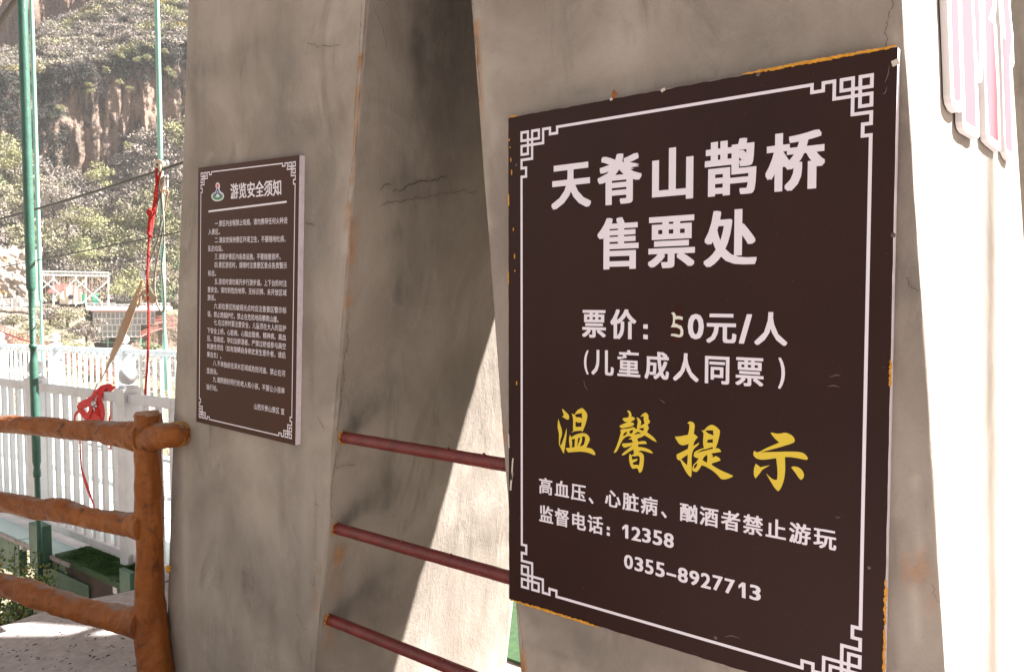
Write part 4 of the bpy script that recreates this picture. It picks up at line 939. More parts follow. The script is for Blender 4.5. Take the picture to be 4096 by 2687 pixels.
XIN = [[(425, 118), (455, 112), (490, 140), (512, 185), (515, 243), (560, 255), (595, 290), (560, 325), (515, 345), (500, 368), (550, 372), (575, 405), (550, 440), (450, 470), (320, 493), (285, 485), (255, 445), (310, 415), (430, 368), (360, 345), (320, 300), (330, 285), (440, 265), (460, 220), (458, 170), (430, 145)],
       [(270, 540), (300, 520), (440, 500), (565, 468), (600, 500), (640, 508), (636, 440), (652, 370), (642, 310), (620, 268), (650, 268), (690, 295), (722, 345), (720, 400), (710, 440), (800, 392), (780, 310), (778, 232), (705, 248), (750, 195), (810, 155), (850, 175), (882, 230), (880, 290), (912, 340), (910, 375), (860, 420), (893, 490), (848, 580), (930, 640), (1010, 710), (1060, 793), (980, 760), (880, 695), (800, 648), (720, 690), (640, 718), (660, 785), (800, 772), (830, 790), (850, 830), (760, 835), (665, 838), (655, 895), (780, 910), (900, 955), (960, 1000), (982, 1040), (900, 1020), (800, 990), (700, 978), (665, 1010), (710, 1010), (755, 1040), (780, 1090), (782, 1200), (765, 1330), (735, 1420), (695, 1458), (675, 1430), (655, 1370), (625, 1355), (545, 1368), (510, 1330), (480, 1250), (463, 1150), (475, 1038), (515, 1078), (570, 1045), (560, 950), (450, 1010), (370, 1065), (305, 1080), (320, 1045), (400, 975), (540, 862), (450, 890), (370, 912), (330, 890), (312, 850), (320, 822), (440, 815), (560, 798), (535, 775), (525, 735), (448, 732), (520, 685), (470, 665), (400, 680), (340, 730), (290, 810), (240, 920), (190, 1000), (150, 1023), (132, 1018), (180, 915), (240, 750), (290, 570)],
       [(675, 505), (720, 492), (780, 487), (785, 520), (765, 553), (700, 528)], [(330, 660), (345, 620), (380, 585), (428, 567), (400, 625), (370, 650)], [(480, 550), (550, 528), (545, 575), (525, 605), (472, 610)], [(580, 622), (660, 565), (725, 612), (640, 618), (598, 638)],
       [(520, 1090), (590, 1097), (670, 1085), (692, 1130), (690, 1230), (680, 1292), (625, 1280), (560, 1285), (540, 1235), (610, 1205), (652, 1170), (635, 1152), (530, 1170)]]
ct_ = lambda x, y: (2680 + x / 5.781, 1670 + y / 5.781)
TI = [[(400, 130), (425, 98), (465, 88), (510, 95), (555, 130), (572, 180), (565, 260), (548, 365), (645, 445), (590, 515), (555, 580), (535, 658), (600, 615), (672, 572), (665, 610), (620, 660), (560, 715), (525, 780), (505, 860), (498, 1000), (503, 1180), (495, 1330), (485, 1375), (450, 1350), (390, 1280), (320, 1160), (235, 982), (195, 980), (160, 940), (150, 850), (260, 795), (410, 720), (435, 605), (340, 632), (260, 632), (210, 600), (160, 530), (110, 437), (250, 425), (415, 392), (440, 290), (450, 150), (425, 140)],
      [(410, 850), (330, 905), (258, 958), (320, 1025), (392, 1098), (405, 1000)],
      [(728, 290), (785, 293), (840, 230), (900, 185), (970, 163), (1040, 190), (1110, 245), (1155, 300), (1150, 370), (1110, 550), (1080, 640), (1052, 705), (1110, 705), (1155, 735), (1185, 785), (1080, 805), (950, 825), (988, 870), (985, 922), (1060, 880), (1120, 915), (1155, 945), (1168, 985), (1080, 1020), (975, 1055), (955, 1080), (1060, 1150), (1200, 1225), (1350, 1290), (1468, 1345), (1400, 1385), (1240, 1425), (1180, 1410), (1100, 1325), (1000, 1235), (880, 1160), (780, 1110), (725, 1103), (690, 1170), (625, 1250), (570, 1248), (520, 1220), (515, 1180), (540, 1090), (610, 1020), (665, 932), (600, 925), (545, 885), (565, 800), (640, 750), (785, 695), (768, 620), (765, 500), (775, 380), (760, 330)],
      [(812, 297), (900, 290), (995, 289), (1005, 410), (930, 380), (880, 360)], [(868, 512), (990, 492), (990, 578), (855, 575)], [(610, 812), (760, 735), (820, 725), (985, 675), (998, 712), (870, 745), (730, 780)], [(855, 850), (865, 920), (852, 1042), (750, 975), (790, 905)], [(548, 1160), (560, 1100), (637, 1042), (620, 1110), (570, 1175)]]
cs_ = lambda x, y: (2980 + x / 5.575, 1700 + y / 5.575)
SHI = [[(567, 165), (610, 165), (700, 185), (790, 183), (895, 165), (980, 190), (1060, 240), (1105, 310), (1108, 355), (1085, 385), (920, 445), (700, 510), (345, 603), (700, 592), (1000, 586), (1200, 595), (1300, 620), (1370, 680), (1405, 740), (1380, 772), (1300, 760), (1130, 725), (1000, 710), (890, 708), (895, 850), (892, 1050), (870, 1200), (830, 1330), (780, 1430), (740, 1472), (690, 1430), (600, 1300), (520, 1160), (465, 1068), (540, 1140), (620, 1200), (690, 1218), (715, 1205), (725, 1080), (715, 900), (695, 733), (580, 748), (440, 765), (300, 755), (220, 710), (183, 650), (190, 600), (215, 563), (245, 595), (285, 600), (450, 520), (765, 385), (680, 310), (610, 230)],
       [(240, 852), (345, 935), (450, 912), (555, 887), (470, 940), (390, 990), (330, 1070), (237, 1185), (205, 1130), (195, 1050), (205, 950)],
       [(1028, 935), (1075, 918), (1140, 922), (1230, 960), (1290, 1030), (1315, 1110), (1300, 1170), (1260, 1218), (1230, 1205), (1130, 1070)]]
for lp, cv in ((WEN, cw), (XIN, cx_), (TI, ct_), (SHI, cs_)): polys(BS, lp, BY, 'calligraphy', M_yellow, cv)
# yellow paint dabs along the board
def dab(parent, x0, x1, z0, z1, y, seed, amp=.0015, n=24):
    r = random.Random(seed); L_ = []; vert = (z1 - z0) > (x1 - x0)
    for k in range(n + 1):
        t = k / n; w_ = math.sin(math.pi * min(1, max(.0, t))) ** .3
        j1 = r.uniform(-amp, amp); j2 = r.uniform(-amp, amp)
        if vert: z = z0 + (z1 - z0) * t; c = (x0 + x1) / 2; h = (x1 - x0) / 2 * w_; L_.append(((c - h + j1, z), (c + h + j2, z)))
        else: x = x0 + (x1 - x0) * t; c = (z0 + z1) / 2; h = (z1 - z0) / 2 * w_; L_.append(((x, c - h + j1), (x, c + h + j2)))
    vs = []; fs = []
    for k, (a, c) in enumerate(L_):
        vs += [(a[0], y, a[1]), (c[0], y, c[1]), (a[0], y + .0014, a[1]), (c[0], y + .0014, c[1])]
        if k: i = 4 * k; fs += [(i - 4, i - 3, i + 1, i), (i - 4, i, i + 2, i - 2), (i - 3, i - 1, i + 3, i + 1)]
    b = MB(); b.add(vs, fs); return b.build('paint_dab', M_paintY, parent)
dab(BS, .60, .884, 1.1985, 1.2045, -.0012, 1, n=60); dab(BS, 0.004, .27, -.0035, .0025, -.0012, 2, n=60); dab(BS, .0, .03, 1.199, 1.2025, -.0012, 3)
dab(BS, .882, .887, .03, .165, -.0012, 4); dab(BS, .8825, .887, .165, .25, -.0012, 5); dab(BS, .8825, .8865, .60, .65, -.0012, 6)
for (zx, zy, h) in ((2043, 640, 18), (2046, 690, 24), (2036, 560, 12), (2040, 590, 8), (2053, 918, 14), (2058, 1025, 22), (2059, 1083, 8), (2066, 1532, 18), (2034, 800, 50), (2033, 1110, 60)):
    p = onY(zx, zy, -.001); hh = h / 1700; dab(BS, p[0] - .0016, p[0] + .0016, p[2] - hh / 2, p[2] + hh / 2, -.0012, int(zx + zy), .0004, 10)
# peeled paint scars and specks
M_scar = mat('peeled_film', (.55, .48, .42), .7)
for (pts, w_) in (([(2046, 1920), (2050, 1850), (2052, 1832)], .004), ([(2042, 1960), (2044, 1930), (2050, 1890)], .005), ([(2034, 1735), (2036, 1790)], .003), ([(3578, 240), (3585, 262)], .012), ([(2444, 392), (2446, 402)], .007), ([(2650, 355), (2654, 366)], .01)):
    b = MB(); b.ribbon([onY(x, y, -.0011) for x, y in pts], w_, .0006); b.build('scar', M_scar, BS)
b = MB(); b.ribbon([onY(2455, 360, -.002), onY(2458, 376, -.003), onY(2452, 396, -.002)], [.003, .014, .004], .001); tag(b.build('dry_leaf', M_wood), 'small dry leaf stuck on the top edge of the large sign', 'leaf')

M_scr = mat('dull_screw_steel', (.12, .09, .08), .5, metal=.6); M_sct = mat('pale_scratch', (.16, .12, .11), .6)
for (x, y, r) in ((3573, 941, .0045), (3033, 298, .0045), (3476, 2268, .0035), (2862, 2548, .004), (2066, 660, .003)):
    b = MB(); b.lathe(onY(x, y, .0004), [(0, r), (.0012, r), (.002, r * .6), (.0022, r * .1)], 14, (0, -1, 0)); b.build('screw', M_scr, BS, True)
for pts in (((3318, 1507), (3345, 1500), (3362, 1502)), ((3312, 1545), (3335, 1541), (3358, 1548)), ((2640, 1598), (2652, 1606), (2660, 1612)), ((3340, 2065), (3352, 2070), (3362, 2064)), ((3540, 330), (3552, 300), (3558, 262)), ((3530, 378), (3541, 372), (3548, 350)), ((2900, 2545), (2925, 2540), (2960, 2552)), ((2335, 1520), (2340, 1545), (2352, 1560))):
    b = MB(); P = [onY(x, y, -.0006) for x, y in pts]; b.ribbon(P, [.0006, .0013, .0005], .0003); b.build('scratch', M_sct, BS)
# ---------------------------------------------------------------- small safety notice
sx0, sx1, sz0, sz1 = -1.4595, -.8650, .2960, 1.2125
NB = empty('safety_notice', (sx0, 0, sz0), 'small brown safety notice board with dense white rules on the left pillar', 'sign')
def P_small(x, y): return onY(x, y, 0)
tl, tr, bl, br = P_small(793, 672), P_small(1198, 620), P_small(785, 1686), P_small(1181, 1781)
# the board follows the pillar's lean slightly: sheared outline measured on its plane
def bil(u, v):
    a = bl[[0, 2]] * (1 - u) + br[[0, 2]] * u; c = tl[[0, 2]] * (1 - u) + tr[[0, 2]] * u; return a * (1 - v) + c * v
b = MB(); q = [bil(0, 0), bil(1, 0), bil(1, 1), bil(0, 1)]
b.add([(p[0], .0006, p[1]) for p in q] + [(p[0], YF + .006, p[1]) for p in q], [(0, 1, 2, 3), (7, 6, 5, 4), (0, 4, 5, 1), (1, 5, 6, 2), (2, 6, 7, 3), (3, 7, 4, 0)])
bevel(b.build('board_edge', M_edge, NB), .003, 2)
b = MB(); b.add([(p[0], 0, p[1]) for p in q], [(0, 1, 2, 3)]); b.build('printed_face', M_brown2, NB)
SW, SH = .594, .917
def rects_b(R, Y, name):
    b = MB()
    for k, (x0, z0, x1, z1) in enumerate(R):
        y = Y - (k % 23) * 1.2e-5
        b.add([(*(lambda p: (p[0], y, p[1]))(bil(a / SW, c / SH)),) for a, c in ((x0, z0), (x1, z0), (x1, z1), (x0, z1))], [(0, 1, 2, 3)])
    b.build(name, M_white, NB)
rects_b(fretwork(SW, SH, .018, .072, .85), -.0003, 'frame_line')
za = lambda x, y: (700 + x / 2.602, 600 + y / 2.602); zb = lambda x, y: (700 + x / 2.23, 1150 + y / 2.23)
def text_run(s, pa, pb, em, bx, bz, name='lettering_print'):
    """run of text whose ink spans pixel pa (left, mid-height) to pb (right, mid-height)"""
    a = onY(*pa, BY); e = onY(*pb, BY); adv = 0; pos = []
    for ch in s:
        V, F, bb = glyph(ch)
        w_ = 1.0 if ord(ch) > 0x2fff or ch in '，（）。' else (.28 if ch == '.' else .35 if ch == ' ' else .55); pos.append((ch, adv, w_)); adv += w_
    vs, fs = [], []; g0 = glyph(s[0])[2]; ge = glyph(s[-1])[2]
    left = g0[0]; right = pos[-1][1] + ge[2]; k = (e[0] - a[0]) / (right - left)
    for ch, p, w_ in pos:
        V, F, bb = glyph(ch)
        if not len(V): continue
        gx = p + (bb[0] + bb[2]) / 2; t = (gx - left) / (right - left); zc = a[2] * (1 - t) + e[2] * t
        put(vs, fs, ch, a[0] + (gx - left) * k, zc + ((bb[1] + bb[3]) / 2 - .36) * em, k, em, bx, bz, BY)
    return MB().add(vs, fs).build(name, M_white, NB)
text_run('游览安全须知', za(580, 435), za(1103, 393), .0545, .026, .014)
p0, p1 = onY(*za(348, 618), BY), onY(*za(1162, 565), BY)
rects(NB, [(0, -.0032, p1[0] - p0[0], .0032)], p0[0], (p0[2] + p1[2]) / 2, BY, 'rule_line', M_white)
E_ = .0222
for s_, a, c in (('一.景区内全程禁止吸烟，请勿携带任何火种进', za(415, 768), za(1170, 733)), ('入景区。', za(347, 853), za(466, 852)), ('二.请自觉保持景区环境卫生，不要随地吐痰、', za(415, 938), za(1150, 925)),
                 ('乱扔垃圾。', za(345, 1026), za(497, 1026)), ('三.请爱护景区内各类设施，不要随意损坏。', za(413, 1110), za(1098, 1112)), ('四.景区游览时，请随时注意景区景点各类警示', za(413, 1196), za(1165, 1203)),
                 ('标志。', za(343, 1283), za(426, 1284)), ('五.游览时请勿离开步行游步道。上下台阶时注', za(412, 1368), za(1163, 1390)), ('意安全。请勿到危险地带、无标识牌、未开放区域', za(340, 1452), za(1160, 1487)),
                 ('游览。', zb(290, 88), zb(362, 92)), ('六.前往景区险峻观光点时应注意景区警示标', zb(348, 165), zb(993, 205)), ('语、禁止跨越护栏，禁止在危险地段攀爬山崖。', zb(290, 235), zb(922, 285)),
                 ('七.在过桥时要注意安全，儿童须在大人的监护', zb(347, 310), zb(990, 365)), ('下安全上桥。心脏病、心脑血管病、精神病、高血', zb(288, 382), zb(990, 446)), ('压、恐高症、孕妇及醉酒者，严禁过桥或参与高空', zb(287, 452), zb(988, 526)),
                 ('刺激性项目（如有隐瞒自身病史发生意外者，请后', zb(286, 522), zb(986, 606)), ('果自负）。', zb(285, 594), zb(412, 612)), ('八.不单独前往深水区域或危险河道、禁止在河', zb(340, 672), zb(983, 768)),
                 ('里游泳。', zb(283, 740), zb(380, 754)), ('九.请照顾好同行的老人和小孩，不要让小孩单', zb(338, 816), zb(978, 922)), ('独行动。', zb(281, 884), zb(378, 900)), ('山西天脊山景区 宣', zb(706, 1058), zb(975, 1108))):
    text_run(s_, a, c, E_, .009, .006)
# emblem: white outlined figure of a red ball, two blue legs and a green ring
M_er, M_eb, M_eg = mat('emblem_red', (.55, .02, .03), .4), mat('emblem_blue', (.04, .06, .24), .4), mat('emblem_green', (.03, .20, .06), .4)
polys(NB, [[(441, 337), (462, 350), (468, 378), (462, 402), (468, 425), (480, 437), (502, 455), (511, 480), (500, 510), (470, 528), (435, 534), (400, 524), (380, 500), (378, 475), (392, 452), (415, 440), (426, 420), (430, 402), (421, 378), (426, 350)]], BY, 'emblem', M_white, za)
polys(NB, [[(442, 350), (453, 360), (454, 380), (446, 396), (437, 396), (430, 380), (432, 360)]], BY - .0002, 'emblem_ball', M_er, za)
polys(NB, [[(442, 445), (478, 455), (499, 472), (494, 500), (470, 516), (437, 522), (404, 512), (387, 492), (392, 465), (412, 451)], [(425, 462), (460, 460), (466, 488), (440, 492), (412, 488)]], BY - .0002, 'emblem_ring', M_eg, za)
polys(NB, [[(437, 400), (447, 400), (478, 480), (462, 484), (443, 425), (424, 488), (410, 486)]], BY - .0004, 'emblem_leg', M_eb, za)

# ---------------------------------------------------------------- raised characters on the right pillar's sunlit side
SUNK = .0165
def wallR(x, y, o_):
    X = .93
    for _ in range(8):
        p = onX(x, y, X + o_); X = RR(p[2])
    return p
zl = lambda x, y: (3700 + x / 2.23, y / 2.23)
M_lred = mat('faded_red_acrylic', (.42, .125, .145), .8, spec=.02); M_lw = mat('white_acrylic', (.78, .74, .74), .7, spec=.1)
def raised(loop, inner, label):
    def ring(lp, o_): return [tuple(wallR(*zl(x, y), SUNK) + np.array([o_ - SUNK, 0, 0])) for x, y in lp]
    t = empty('raised_character', ring(loop, 0)[0], label, 'lettering', 'raised red characters on the pillar side')
    def solid(lp, o0, o1, nm, mt):
        a = ring(lp, o0); c = ring(lp, o1); n = len(lp); b = MB()
        b.add(c + a, [tuple(range(n))[::-1], tuple(range(n, 2 * n))] + [(i, (i + 1) % n, n + (i + 1) % n, n + i) for i in range(n)])
        return b.build(nm, mt, t)
    solid(loop, .0025, SUNK, 'letter_body', M_lw)
    for lp in inner: solid(lp, SUNK - .002, SUNK + .0006, 'letter_face', M_lred)
raised([(190, -420), (197, 0), (222, 600), (230, 850), (240, 920), (265, 975), (300, 1003), (320, 1000), (332, 985), (335, 1085), (345, 1140), (370, 1180), (465, 1235), (485, 1220), (488, 1180), (470, 705), (478, 730), (492, 740), (505, 730), (512, 690), (520, 500), (518, 0), (516, -420)],
       [[(226, -420), (232, 0), (250, 600), (262, 885), (300, 905), (316, 880), (318, 800), (300, 300), (292, 0), (288, -420)],
        [(322, -420), (328, 0), (340, 400), (365, 1083), (455, 1140), (440, 600), (413, 0), (410, -420)],
        [(434, -420), (438, 0), (452, 350), (480, 640), (487, 600), (486, 200), (478, 0), (476, -420)]], 'left raised red and white character stroke group on the sunlit pillar side')
raised([(524, -420), (524, 200), (530, 600), (545, 1170), (556, 1250), (590, 1290), (665, 1352), (678, 1335), (662, 700), (642, 250), (625, 170), (640, 60), (640, -420)],
       [[(535, -420), (540, 190), (548, 700), (575, 1205), (650, 1258), (640, 800), (610, 215), (565, 170), (600, 60), (606, -420)]], 'middle raised red and white character stroke on the sunlit pillar side')
raised([(652, -420), (655, 20), (672, 240), (690, 700), (703, 1180), (718, 1350), (745, 1410), (780, 1440), (786, 1400), (770, 900), (772, 600), (790, 600), (795, 560), (786, 300), (772, 180), (764, 60), (772, -420)],
       [[(690, -420), (700, 40), (720, 360), (692, 330), (700, 700), (722, 1320), (778, 1362), (765, 900), (750, 500), (764, 480), (770, 330), (764, 200), (744, 60), (740, -420)]], 'right raised red and white character stroke on the sunlit pillar side')
# pipe added out of frame to cast a soft shadow stripe on that side
tt = 6.0
def shadow_of(Ys, Zs): return Vector((RR(Zs) + tt, Ys + 1.4 * tt, Zs + 1.6 * tt))
pa, pb = shadow_of(.5, .03), shadow_of(.89, 1.08); dd = pb - pa
b = MB(); b.tube([pa - dd * 9.5, pa, pb, pb + dd * .9], .040, 14); tag(b.build('shadow_pipe', M_rail, None, True), 'unseen slanting white pipe added to cast a soft stripe on the right pillar', 'pipe')

# ================================================================== cast-concrete log fence
def logtube(P, R0, seed, n=22, sub=12, amp=.10, ends=True):
    n = int(n * 1.5); sub = int(sub * 1.6); amp *= 1.5
    rs_ = random.Random(seed); V = [Vector(p) for p in P]; pts = []; rad = []
    for i in range(len(V) - 1):
        for k in range(sub):
            t = k / sub; pts.append(V[i].lerp(V[i + 1], t)); rad.append(R0[i] * (1 - t) + R0[i + 1] * t)
    pts.append(V[-1]); rad.append(R0[-1]); ph = rs_.uniform(0, 50)
    def jit(i, k, a):
        q = np.array([i * .055 + ph]); return 1 + amp * 1.15 * float(fbm(np.array([math.cos(a) * 1.5 + ph]), np.array([math.sin(a) * 1.5]), q * 1.6, 3)[0]) + amp * .5 * float(fbm(np.array([math.cos(a) * 5]), np.array([math.sin(a) * 5]), q * 3, 2)[0])
    b = MB(); b.tube(pts, rad, n, jit=jit); return b
LF = empty('log_fence', (-1.78, -.05, -.8), 'orange brown cast concrete log fence with three rails ending at the left pillar', 'fence')
PY = -.045
def pY(x, y, Y): return onY(x, y, Y)
post_pts = [(610, 2900), (622, 2690), (606, 2560), (598, 2400), (600, 2150), (596, 1990), (592, 1800), (590, 1655)]
q = [pY(x, y, PY) for x, y in post_pts]
logtube(q, [.068, .064, .061, .056, .052, .050, .050, .047], 1, 26, 10, .12).build('post', M_wood, LF, True)
def rail(pix, ws, seed, nm):
    """pixel track -> rail running away to the left and slightly towards the camera"""
    P = []; r = []
    for i, (x, y) in enumerate(pix):
        Xc = None; t = (pix[-1][0] - x); d = ray(x, y)
        # vertical plane through the post with the fence's heading
        p0_ = np.array([-1.76, PY]); hd = np.array([-.962, -.272]); nrm = np.array([-hd[1], hd[0]])
        k = ((p0_ - CAM[:2]) @ nrm) / (d[:2] @ nrm); P.append(CAM + d * k); r.append(ws[i] / 2 * (d @ RM[2] * k) / FP)
    b = logtube(P, r, seed, 22, 14, .10); return b.build(nm, M_wood, LF, True)
rail([(-240, 1690), (-60, 1695), (60, 1697), (190, 1708), (300, 1720), (400, 1726), (500, 1736), (585, 1745)], [72, 72, 74, 74, 78, 86, 106, 138], 2, 'rail')
rail([(-240, 1965), (-60, 2000), (40, 2010), (150, 2035), (245, 2040), (330, 2065), (430, 2085), (530, 2098), (590, 2104)], [74, 76, 78, 80, 92, 84, 86, 98, 132], 3, 'rail')
rail([(-240, 2290), (-60, 2325), (40, 2345), (130, 2372), (230, 2408), (330, 2440), (430, 2462), (520, 2482), (585, 2490)], [84, 86, 88, 92, 94, 96, 100, 112, 142], 4, 'rail')
q = [pY(595, 1752, PY), pY(660, 1742, PY + .005), pY(706, 1738, PY + .02), pY(742, 1732, YF + .01)]
logtube(q, [.056, .050, .045, .043], 5, 24, 10, .07).build('rail_stub', M_wood, LF, True)
b = MB(); e = pY(728, 1732, YF - .03)
for k in range(46):
    a = rnd.uniform(0, 6.28); rr = rnd.uniform(0, .062); qv = (e[0] + rnd.uniform(-.004, .012) + .012, e[1] - .028 + rr * .0, e[2] + math.sin(a) * rr)
M_cap = mat('weathered_yellow_grey_cut_end', (.55, .25, .008), .7, col2=(.17, .135, .11), nscale=17, bump=.8, bscale=80)
q2 = [pY(697, 1739, PY + .016), pY(745, 1731, YF + .012)]
logtube(q2, [.0495, .0485], 6, 20, 8, .06).build('cut_end', M_cap, LF, True)
def topcap():
    q = [pY(591, 1662, PY), pY(590, 1644, PY)]; logtube(q, [.050, .040], 9, 22, 4, .12).build('post_top', mat('weathered_grey_top', (.22, .18, .155), .85, col2=(.33, .12, .03), nscale=22, bump=.8, bscale=60), LF, True)
topcap()
# mortar and yellow paint where the post meets the pillar
for k, (x, y, h) in enumerate(((673, 2275, 34),)):
    p = onY(x, y, PY + .03); b = MB(); b.lathe((p[0], p[1], p[2] - h / 2400), [(0, .002), (.006, .009), (h / 1300, .010), (h / 1200, .002)], 8); b.build('paint_dab', M_paintY, LF, True)

# ================================================================== bridge
def deckz(x): return -.80 + .02 * (x + 3.3)
def ball_prof(r): return [(-r + r * (1 - math.cos(math.pi * k / 10)), max(.0015, r * math.sin(math.pi * k / 10))) for k in range(11)]
m_bal = MB().box((-.014, -.014, 0), (.014, .014, .905)).mesh('baluster')
m_post = MB().box((-.05, -.05, -.02), (.05, .05, 1.015)).mesh('post')
mb = MB(); mb.box((-.056, -.056, 1.015), (.056, .056, 1.034)); mb.box((-.04, -.04, 1.034), (.04, .04, 1.046)); m_cap = mb.mesh('post_cap')
mb = MB(); mb.lathe((0, 0, 1.105), ball_prof(.052)[0:], 18); m_ball = mb.mesh('ball_finial', True)
m_leg = MB().box((-.048, -.048, -.28), (.048, .048, -.02)).mesh('post_foot')
for mm, mt in ((m_bal, M_rail), (m_post, M_rail), (m_cap, M_rail), (m_ball, M_rail), (m_leg, M_dgreen)): mm.materials.append(mt)
def railing(posts, Y, xend, label, npitch=9, zoff=0.0):
    t = empty('white_railing', (posts[0], Y, deckz(posts[0]) + zoff), label, 'railing', 'white railings of the glass bridge')
    def lo(x): return Vector((x, Y, deckz(x) + zoff)) - Vector(t.location)
    for x in posts:
        po = link('post', m_post, None, t, lo(x)); 
        c1_ = link('post_cap', m_cap, None, po); c2_ = link('ball_finial', m_ball, None, po); link('post_foot', m_leg, None, po)
    xs = [posts[0] + xend] + posts
    for a, c in zip(xs[:-1], xs[1:]):
        a2, c2 = (a - .05 if a != xs[0] else a), c + .05
        for nm, h0, hh, ww in (('top_rail', .955, .05, .062), ('bottom_rail', .03, .045, .05)):
            b = MB(); pa, pc = lo(a2), lo(c2); b.bar(pa + Vector((0, 0, h0 + .02)), pc + Vector((0, 0, h0 + .02)), ww, hh)
            bevel(link(nm, b.mesh(nm), M_rail, t), .004, 1)
        n = npitch if a != xs[0] else max(1, int(round((a - c) / .1485)))
        for k in range(1, n):
            x = c + .05 + (a - c - .1) * k / n if a != xs[0] else c + .05 + .1485 * k
            if x > a - .02: break
            link('baluster', m_bal, None, t, lo(x) + Vector((0, 0, .05)))
railing([-3.385 - 1.335 * i for i in range(8)], .65, 1.1, 'near white railing of the glass bridge with ball topped posts, red harness hanging on it')
railing([-7.48 - 1.80 * i for i in range(6)], 2.55, 3.4, 'far white railing of the glass bridge, behind the near one', 11, .075)
# deck
DK = empty('bridge_deck', (-3.3, .5, -.85), 'pale glass deck of the footbridge between the white railings', 'bridge deck')
ddx = 1.335
for i in range(9):
    xa = -3.2 - i * ddx
    for (y0, y1) in ((.46, .60), (.70, 1.28), (1.32, 1.9), (1.94, 2.48)):
        b = MB(); b.add([(xa - .02, y0, deckz(xa) - .012), (xa - ddx + .02, y0, deckz(xa - ddx) - .012), (xa - ddx + .02, y1, deckz(xa - ddx) - .012), (xa - .02, y1, deckz(xa) - .012),
                         (xa - .02, y0, deckz(xa) - .035), (xa - ddx + .02, y0, deckz(xa - ddx) - .035), (xa - ddx + .02, y1, deckz(xa - ddx) - .035), (xa - .02, y1, deckz(xa) - .035)],
                        [(0, 3, 2, 1), (4, 5, 6, 7), (0, 1, 5, 4), (1, 2, 6, 5), (2, 3, 7, 6), (3, 0, 4, 7)]); b.build('glass_panel', M_glass, DK)
for y in (.65, 1.3, 1.92, 2.55):
    b = MB(); b.bar((-3.3, y, deckz(-3.3) - .05), (-15.3, y, deckz(-15.3) - .05), .10 if y in (.65, 2.55) else .05, .06); b.build('deck_joist', M_rail, DK)
for i in range(10):
    x = -3.2 - i * ddx; b = MB(); b.bar((x, .46, deckz(x) - .06), (x, 2.6, deckz(x) - .06), .05, .05); b.build('cross_joist', M_rail, DK)
b = MB(); b.bar((-3.75, .452, deckz(-3.75) - .03), (-15.3, .452, deckz(-15.3) - .02), .02, .022); b.build('deck_edge', M_slab, DK)
GD = empty('steel_girder', (-4.4, .5, -1.05), 'dark green steel edge girder under the near white railing', 'girder')
b = MB(); b.bar((-4.62, .50, deckz(-4.6) - .17), (-15.3, .50, deckz(-15.3) - .17), .05, .22); b.build('web_plate', M_dgreen, GD)
b = MB(); b.bar((-3.75, .50, deckz(-3.75) - .10), (-4.30, .50, deckz(-4.3) - .10), .04, .14); b.build('splice_plate', M_dgreen, GD)
b = MB(); b.bar((-3.55, .475, deckz(-3.55) - .20), (-4.34, .475, deckz(-4.34) - .20), .015, .17); b.build('splice_plate', M_dgreen, GD)
b = MB(); b.box((-4.20, .39, -.915), (-4.03, .46, -.645)); bevel(b.build('hanger_bracket', M_dgreen, GD), .004, 1)
b = MB(); b.bar((-3.0, .50, deckz(-3.0) - .14), (-3.9, .505, deckz(-3.9) - .14), .05, .20); b.build('end_beam', M_rusty, GD)
b = MB(); b.box((-3.11, .445, -.90), (-2.985, .475, -.715)); bevel(b.build('post_foot', M_dgreen, GD), .003, 1)
b = MB(); b.box((-4.66, .38, -2.6), (-4.42, .58, -1.30)); b.build('column', M_dgreen, GD)
b = MB(); b.box((-4.36, .45, -1.42), (-3.2, 1.1, -1.22)); tag(b.build('concrete_ledge', M_conc), 'dusty concrete ledge below the end of the bridge girder', 'ledge')
b = MB(); b.box((-3.9, .62, -2.2), (-3.0, 2.6, -.95)); tag(b.build('abutment', M_rusty), 'dark abutment block under the bridge end', 'abutment')
# artificial grass strip on the bridge end
rg = np.random.RandomState(3); n = 16000
gx = -3.12 - rg.rand(n) * .85; gy = .46 + rg.rand(n) * .22; keep = (gy < .64 - (gx + 3.9) * -.0) & (gx > -3.95 + (.62 - gy) * .3); gx = gx[keep]; gy = gy[keep]; n = len(gx)
gz = -.80 + .02 * (gx + 3.3) - .01 + .02 * fbm(gx / .1, gy / .06, gx * 0, 2)
c0 = np.stack([gx, gy, gz], 1); a_ = rg.rand(n) * 6.28; sd_ = np.stack([np.cos(a_), np.sin(a_), a_ * 0], 1) * .0022; tp = c0 + rg.normal(size=(n, 3)) * [.014, .014, .002] + [0, -.004, .022]
Vg = np.stack([c0 - sd_, c0 + sd_, tp], 1).reshape(-1, 3); cg = np.repeat(np.array([.045, .105, .028]) * (.4 + 1.1 * rg.rand(n))[:, None], 3, 0)
me = mesh_np('artificial_grass', Vg, np.arange(len(Vg)).reshape(-1, 3)); at = me.color_attributes.new('tint', 'FLOAT_COLOR', 'POINT'); at.data.foreach_set('color', np.concatenate([cg, np.ones((len(cg), 1))], 1).astype(np.float32).ravel())
tag(link('artificial_grass', me, M_leaf), 'strip of green artificial grass at the bridge end under the near railing', 'grass', kind='stuff')
b = MB(); b.add([(-3.1, .455, -.80), (-3.98, .455, -.815), (-3.98, .66, -.815), (-3.1, .66, -.80), (-3.1, .455, -.84), (-3.98, .455, -.855), (-3.98, .66, -.855), (-3.1, .66, -.84)], [(0, 3, 2, 1), (4, 5, 6, 7), (0, 1, 5, 4), (1, 2, 6, 5), (2, 3, 7, 6), (3, 0, 4, 7)])
b.build('turf_backing', M_turfm, DK)

